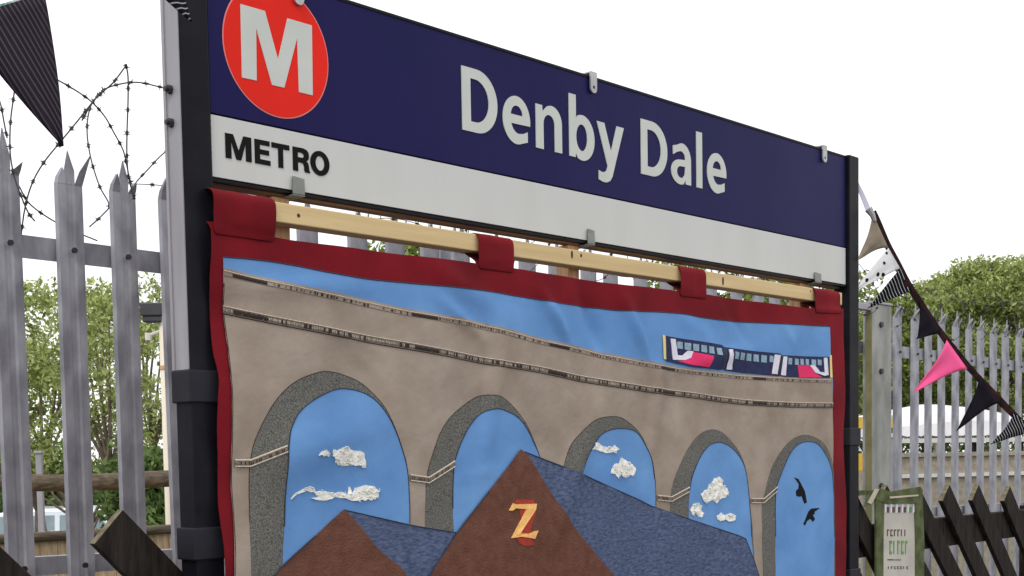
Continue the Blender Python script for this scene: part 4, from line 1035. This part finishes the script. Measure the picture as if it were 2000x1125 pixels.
# cream lamp post
lp = at(326, 900, 9.2); zt = at(326, 618, 9.2).z
lm = tag(empty('lamp_post', (lp.x, lp.y, -.7)), 'slim cream lamp post with a dark square lamp head left of the sign', 'lamp post')
b = MB(); b.tube([(0, 0, 0), (0, 0, zt+.7)], .024, 12); b.build('pole', M['cream'], lm, smooth=True)
b = MB(); b.tube([(0, 0, (zt+.7)-.36), (0, 0, (zt+.7)-.335)], .030, 12); b.build('collar', M['pineold'], lm)
b = MB(); b.box(-.135, .015, -.06, .06, zt+.7, zt+.79); b.box(-.125, .005, -.05, .05, zt+.66, zt+.6995); o = b.build('lamp_head', M['darkmetal'], lm, bevel=.008)
b = MB(); b.tube([(-.02, 0, zt+.60), (-.10, 0, zt+.57)], .012, 8); b.tube([(-.10, 0, zt+.59), (-.10, 0, zt+.54)], .022, 8); b.build('sensor', M['whitepaint'], lm)
# small grey marker post
mpz = at(76, 886, 10.0)
mk = tag(empty('marker_post', (mpz.x, mpz.y, -.7)), 'short pale grey marker post behind the round timber rail', 'post')
b = MB(); b.box(-.022, .022, -.02, .02, 0, mpz.z+.7); b.build('shaft', M['galvdull'], mk, bevel=.004)
b = MB(); b.box(-.03, .03, -.03, .03, mpz.z+.7, mpz.z+.72); b.build('cap', M['galvdull'], mk, bevel=.004)
# yellow grit bin
gbp = at(205, 1112, 7.4)
gb = tag(empty('grit_bin', (gbp.x, gbp.y, -.7)), 'yellow grit bin whose lid just shows at the bottom left', 'grit bin')
h_ = gbp.z+.7
b = MB(); b.add([(-.22,-.2,0),(.22,-.2,0),(.22,.2,0),(-.22,.2,0),(-.26,-.24,h_-.10),(.26,-.24,h_-.10),(.26,.24,h_-.10),(-.26,.24,h_-.10)], [(0,3,2,1),(0,1,5,4),(1,2,6,5),(2,3,7,6),(3,0,4,7),(4,5,6,7)]); b.build('bin_body', M['yellow'], gb, bevel=.01)
b = MB(); b.add([(-.28,-.26,h_-.098),(.28,-.26,h_-.098),(.28,.26,h_-.098),(-.28,.26,h_-.098),(-.10,-.10,h_),(.06,-.10,h_),(.06,.16,h_),(-.10,.16,h_)], [(0,3,2,1),(0,1,5,4),(1,2,6,5),(2,3,7,6),(3,0,4,7),(4,5,6,7)]); b.build('lid', M['yellow'], gb, bevel=.01)

def car(name, label, px, Z, rz, paint, zroof, groundz=-.7):
    p = at(px, 900, Z); root = tag(empty(name, (p.x, p.y, groundz), rz), label, 'car'); H = zroof-groundz
    body = [(-2.0,.28),(-2.05,.62),(-1.9,.88),(-1.55,.94),(1.0,.92),(1.75,.80),(2.02,.62),(2.05,.30),(1.72,.24),(1.66,.42),(1.45,.56),(1.22,.56),(1.02,.42),(.96,.22),(-.92,.22),(-.98,.42),(-1.18,.56),(-1.42,.56),(-1.62,.42),(-1.68,.24)]
    b = MB(); b.prism([body], lambda x, y, d: (x, d, y), -.83, .83); b.build('body', paint, root, bevel=.05)
    cab = [(-1.60,.93),(-1.15,H-.06),(-.85,H),(.10,H),(.42,H-.05),(1.05,.93)]
    b = MB()
    for y0, s_ in ((-.78, 1), (.78, 1)): pass
    vs_ = [(x, -.80+.16*(z-.93)/(H-.93), z) for x, z in cab]+[(x, .80-.16*(z-.93)/(H-.93), z) for x, z in cab]
    n_ = len(cab); fs = [tuple(range(n_-1, -1, -1)), tuple(range(n_, 2*n_))]+[(i, (i+1) % n_, n_+(i+1) % n_, n_+i) for i in range(n_)]
    b.add(vs_, fs); b.build('cabin', paint, root, bevel=.04)
    for sy in (-1, 1):
        for poly in ([(-1.38,.97),(-1.08,H-.10),(-.35,H-.09),(-.35,.97)], [(-.28,.97),(-.28,H-.09),(.22,H-.10),(.80,.97)]):
            b = MB(); vv = [(x, sy*(.806-.16*(z-.93)/(H-.93)), z) for x, z in poly]; vv += [(x, y_+.02*-sy, z) for x, y_, z in vv]
            b.add(vv, [(0,1,2,3),(7,6,5,4),(0,4,5,1),(1,5,6,2),(2,6,7,3),(3,7,4,0)]); b.build('side_window', M['carglass'], root)
    for (xa, za, xb, zb2, off) in ((.46, H-.10, .99, .98, .025), (-1.19, H-.12, -1.55, .98, -.025)):
        b = MB(); vv = [(xa+off, -.62, za), (xa+off, .62, za), (xb+off, .70, zb2), (xb+off, -.70, zb2)]; vv += [(x-off, y_, z-.01) for x, y_, z in vv]
        b.add(vv, [(0,1,2,3),(7,6,5,4),(0,4,5,1),(1,5,6,2),(2,6,7,3),(3,7,4,0)]); b.build('windscreen' if off > 0 else 'rear_window', M['carglass'], root)
    for x in (-1.30, 1.34):
        for sy in (-1, 1):
            b = MB(); b.tube([(x, sy*.66, .31), (x, sy*.84, .31)], .31, 20); w = b.build('wheel', M['rubber'], root)
            b = MB(); b.tube([(x, sy*.835, .31), (x, sy*.848, .31)], .19, 14); b.build('rim', M['galvdull'], w)
    return root
car('parked_car', 'pale silver-blue parked car seen low between the left fence pales', 172, 19, .12, M['carpaint'], at(140, 990, 19).z)
car('parked_car', 'coral red parked car behind the palisade at the far right', 2045, 22, -.6, M['coral'], at(1980, 880, 22).z)

# ================================================================== beyond the fence on the right
g0 = at(1752, 900, 15.0)
gz_ = tag(empty('white_gazebo', (g0.x, g0.y, -.7), .35), 'low white canvas gazebo standing beyond the right-hand palisade', 'gazebo')
zt_ = at(1850, 797, 16.0).z+.7; zm_ = at(1850, 852, 16.0).z+.7
Wd, Dp = 1.75, 1.6
b = MB(); vs_, fs = [], []; nx = 28
for k in range(nx+1):
    x = Wd*k/nx; sc = .02*math.sin(k*1.3)+.02*noise.noise(Vector((k*.6, 0, 0)))
    ridge = zt_-.14*(1-min(1, x/.9))-.10*max(0, (x-1.2)/.55)
    for (y_, z_) in ((-.02+sc, zm_+.01*math.sin(k*2.2)), (sc*.6, (zm_+ridge)/2), (.06+sc*.4, ridge-.03), (Dp*.5, ridge+.05), (Dp-.06, ridge-.03), (Dp, zm_)): vs_.append((x, y_, z_))
for k in range(nx):
    for j in range(5): fs.append((k*6+j, k*6+j+1, (k+1)*6+j+1, (k+1)*6+j))
fs.append(tuple(range(6))); fs.append(tuple(nx*6+j for j in range(5, -1, -1)))
b.add(vs_, fs); o = b.build('canopy', M['canvas'], gz_, smooth=False); md = o.modifiers.new('t', 'SOLIDIFY'); md.thickness = .004
for x in (.03, Wd-.03):
    for y_ in (.05, Dp-.05):
        b = MB(); b.tube([(x, y_, 0), (x, y_, zm_+.1)], .02, 8); b.build('leg', M['whitepaint'], gz_)
b = MB(); b.box(.03, Wd-.03, .02, .05, zm_-.065, zm_-.035); b.build('crossbar', M['whitepaint'], gz_)
# buff low wall with pale coping, a post-and-rail in front
w0 = at(1700, 900, 13.0)
lw = tag(empty('low_brick_wall', (w0.x, w0.y, -.7), .42), 'low buff wall with pale coping seen between the right-hand pales', 'wall')
zc1 = at(1850, 889, 14.2).z+.7; zc0 = at(1850, 924, 14.2).z+.7
b = MB(); b.box(0, 4.4, 0, .22, 0, zc1-.012); b.build('wall_body', M['brick'], lw)
b = MB(); b.box(-.02, 4.42, -.03, .25, zc1-.012, zc1+.03); b.build('coping', M['brick'], lw, bevel=.004)
b = MB(); b.box(-.02, 4.42, -.035, -.003, zc0-.025, zc0+.012); b.build('string_band', M['whitepaint'], lw)
q = random.Random(8); x = 0
for row in range(3):
    x = -.1*(row % 2)
    while x < 4.2:
        pass
        x += 5
rl = tag(empty('white_rail_fence', (at(1700, 900, 14.6).x, at(1700, 900, 14.6).y, -.7), .42), 'cream painted rail on dark posts behind the low buff wall', 'rail')
zr1 = at(1850, 860, 15.6).z+.7
b = MB(); b.box(0, 4.6, 0, .04, zr1-.03, zr1+.02); b.build('rail', M['whitepaint'], rl)
for k in range(7): b = MB(); b.box(.1+k*.7, .16+k*.7, .045, .10, 0, zr1+.0); b.build('post', M['darkwood'], rl)
# dark hedge strip behind them
hp = at(1820, 900, 17.5)
hd = tag(empty('clipped_hedge', (hp.x, hp.y, -.7)), 'dark clipped hedge between the gazebo and the low buff wall', 'hedge')
leaves([(Vector((x, R.uniform(-.1, .1), z)), .22) for x in np.arange(-2.2, 4.5, .16) for z in (.3, .8, 1.3, 1.8, 2.3, 2.45)], 19000, .035, 5, M['leafD'], 'foliage', hd)
# yellow barrier boards beside the gate post
yb = at(1680, 900, 9.5)
ys_ = tag(empty('yellow_barrier', (yb.x, yb.y, -.7), .3), 'pair of yellow boards on a grey stake left of the gate post', 'barrier')
for (ya, yc) in ((814, 838), (886, 920)):
    za, zc_ = at(1680, yc, 9.5).z+.7, at(1680, ya, 9.5).z+.7
    b = MB(); b.box(-.10, .022, 0, .03, za, zc_); b.build('board', M['yellow'], ys_, bevel=.004)
b = MB(); b.box(-.06, -.03, .032, .06, 0, at(1680, 808, 9.5).z+.7); b.build('stake', M['galvdull'], ys_)
p = at(1745, 818, 11.5)
fl = tag(empty('safety_sign', (p.x, p.y, -.7), .2), 'small yellow, green and white striped board right of the gate post', 'sign')
hz = p.z+.7
for j, (mm, a, c_) in enumerate(((M['whitepaint'], .0, .03), (M['yellow'], -.075, -.001), (M['greencloth'], -.12, -.076), (M['whitepaint'], -.16, -.121))):
    b = MB(); b.box(-.05, .05, 0, .012, hz+a, hz+c_); b.build('panel', mm, fl)
b = MB(); b.box(-.012, .012, .013, .035, 0, hz+.02); b.build('stake', M['galvdull'], fl)
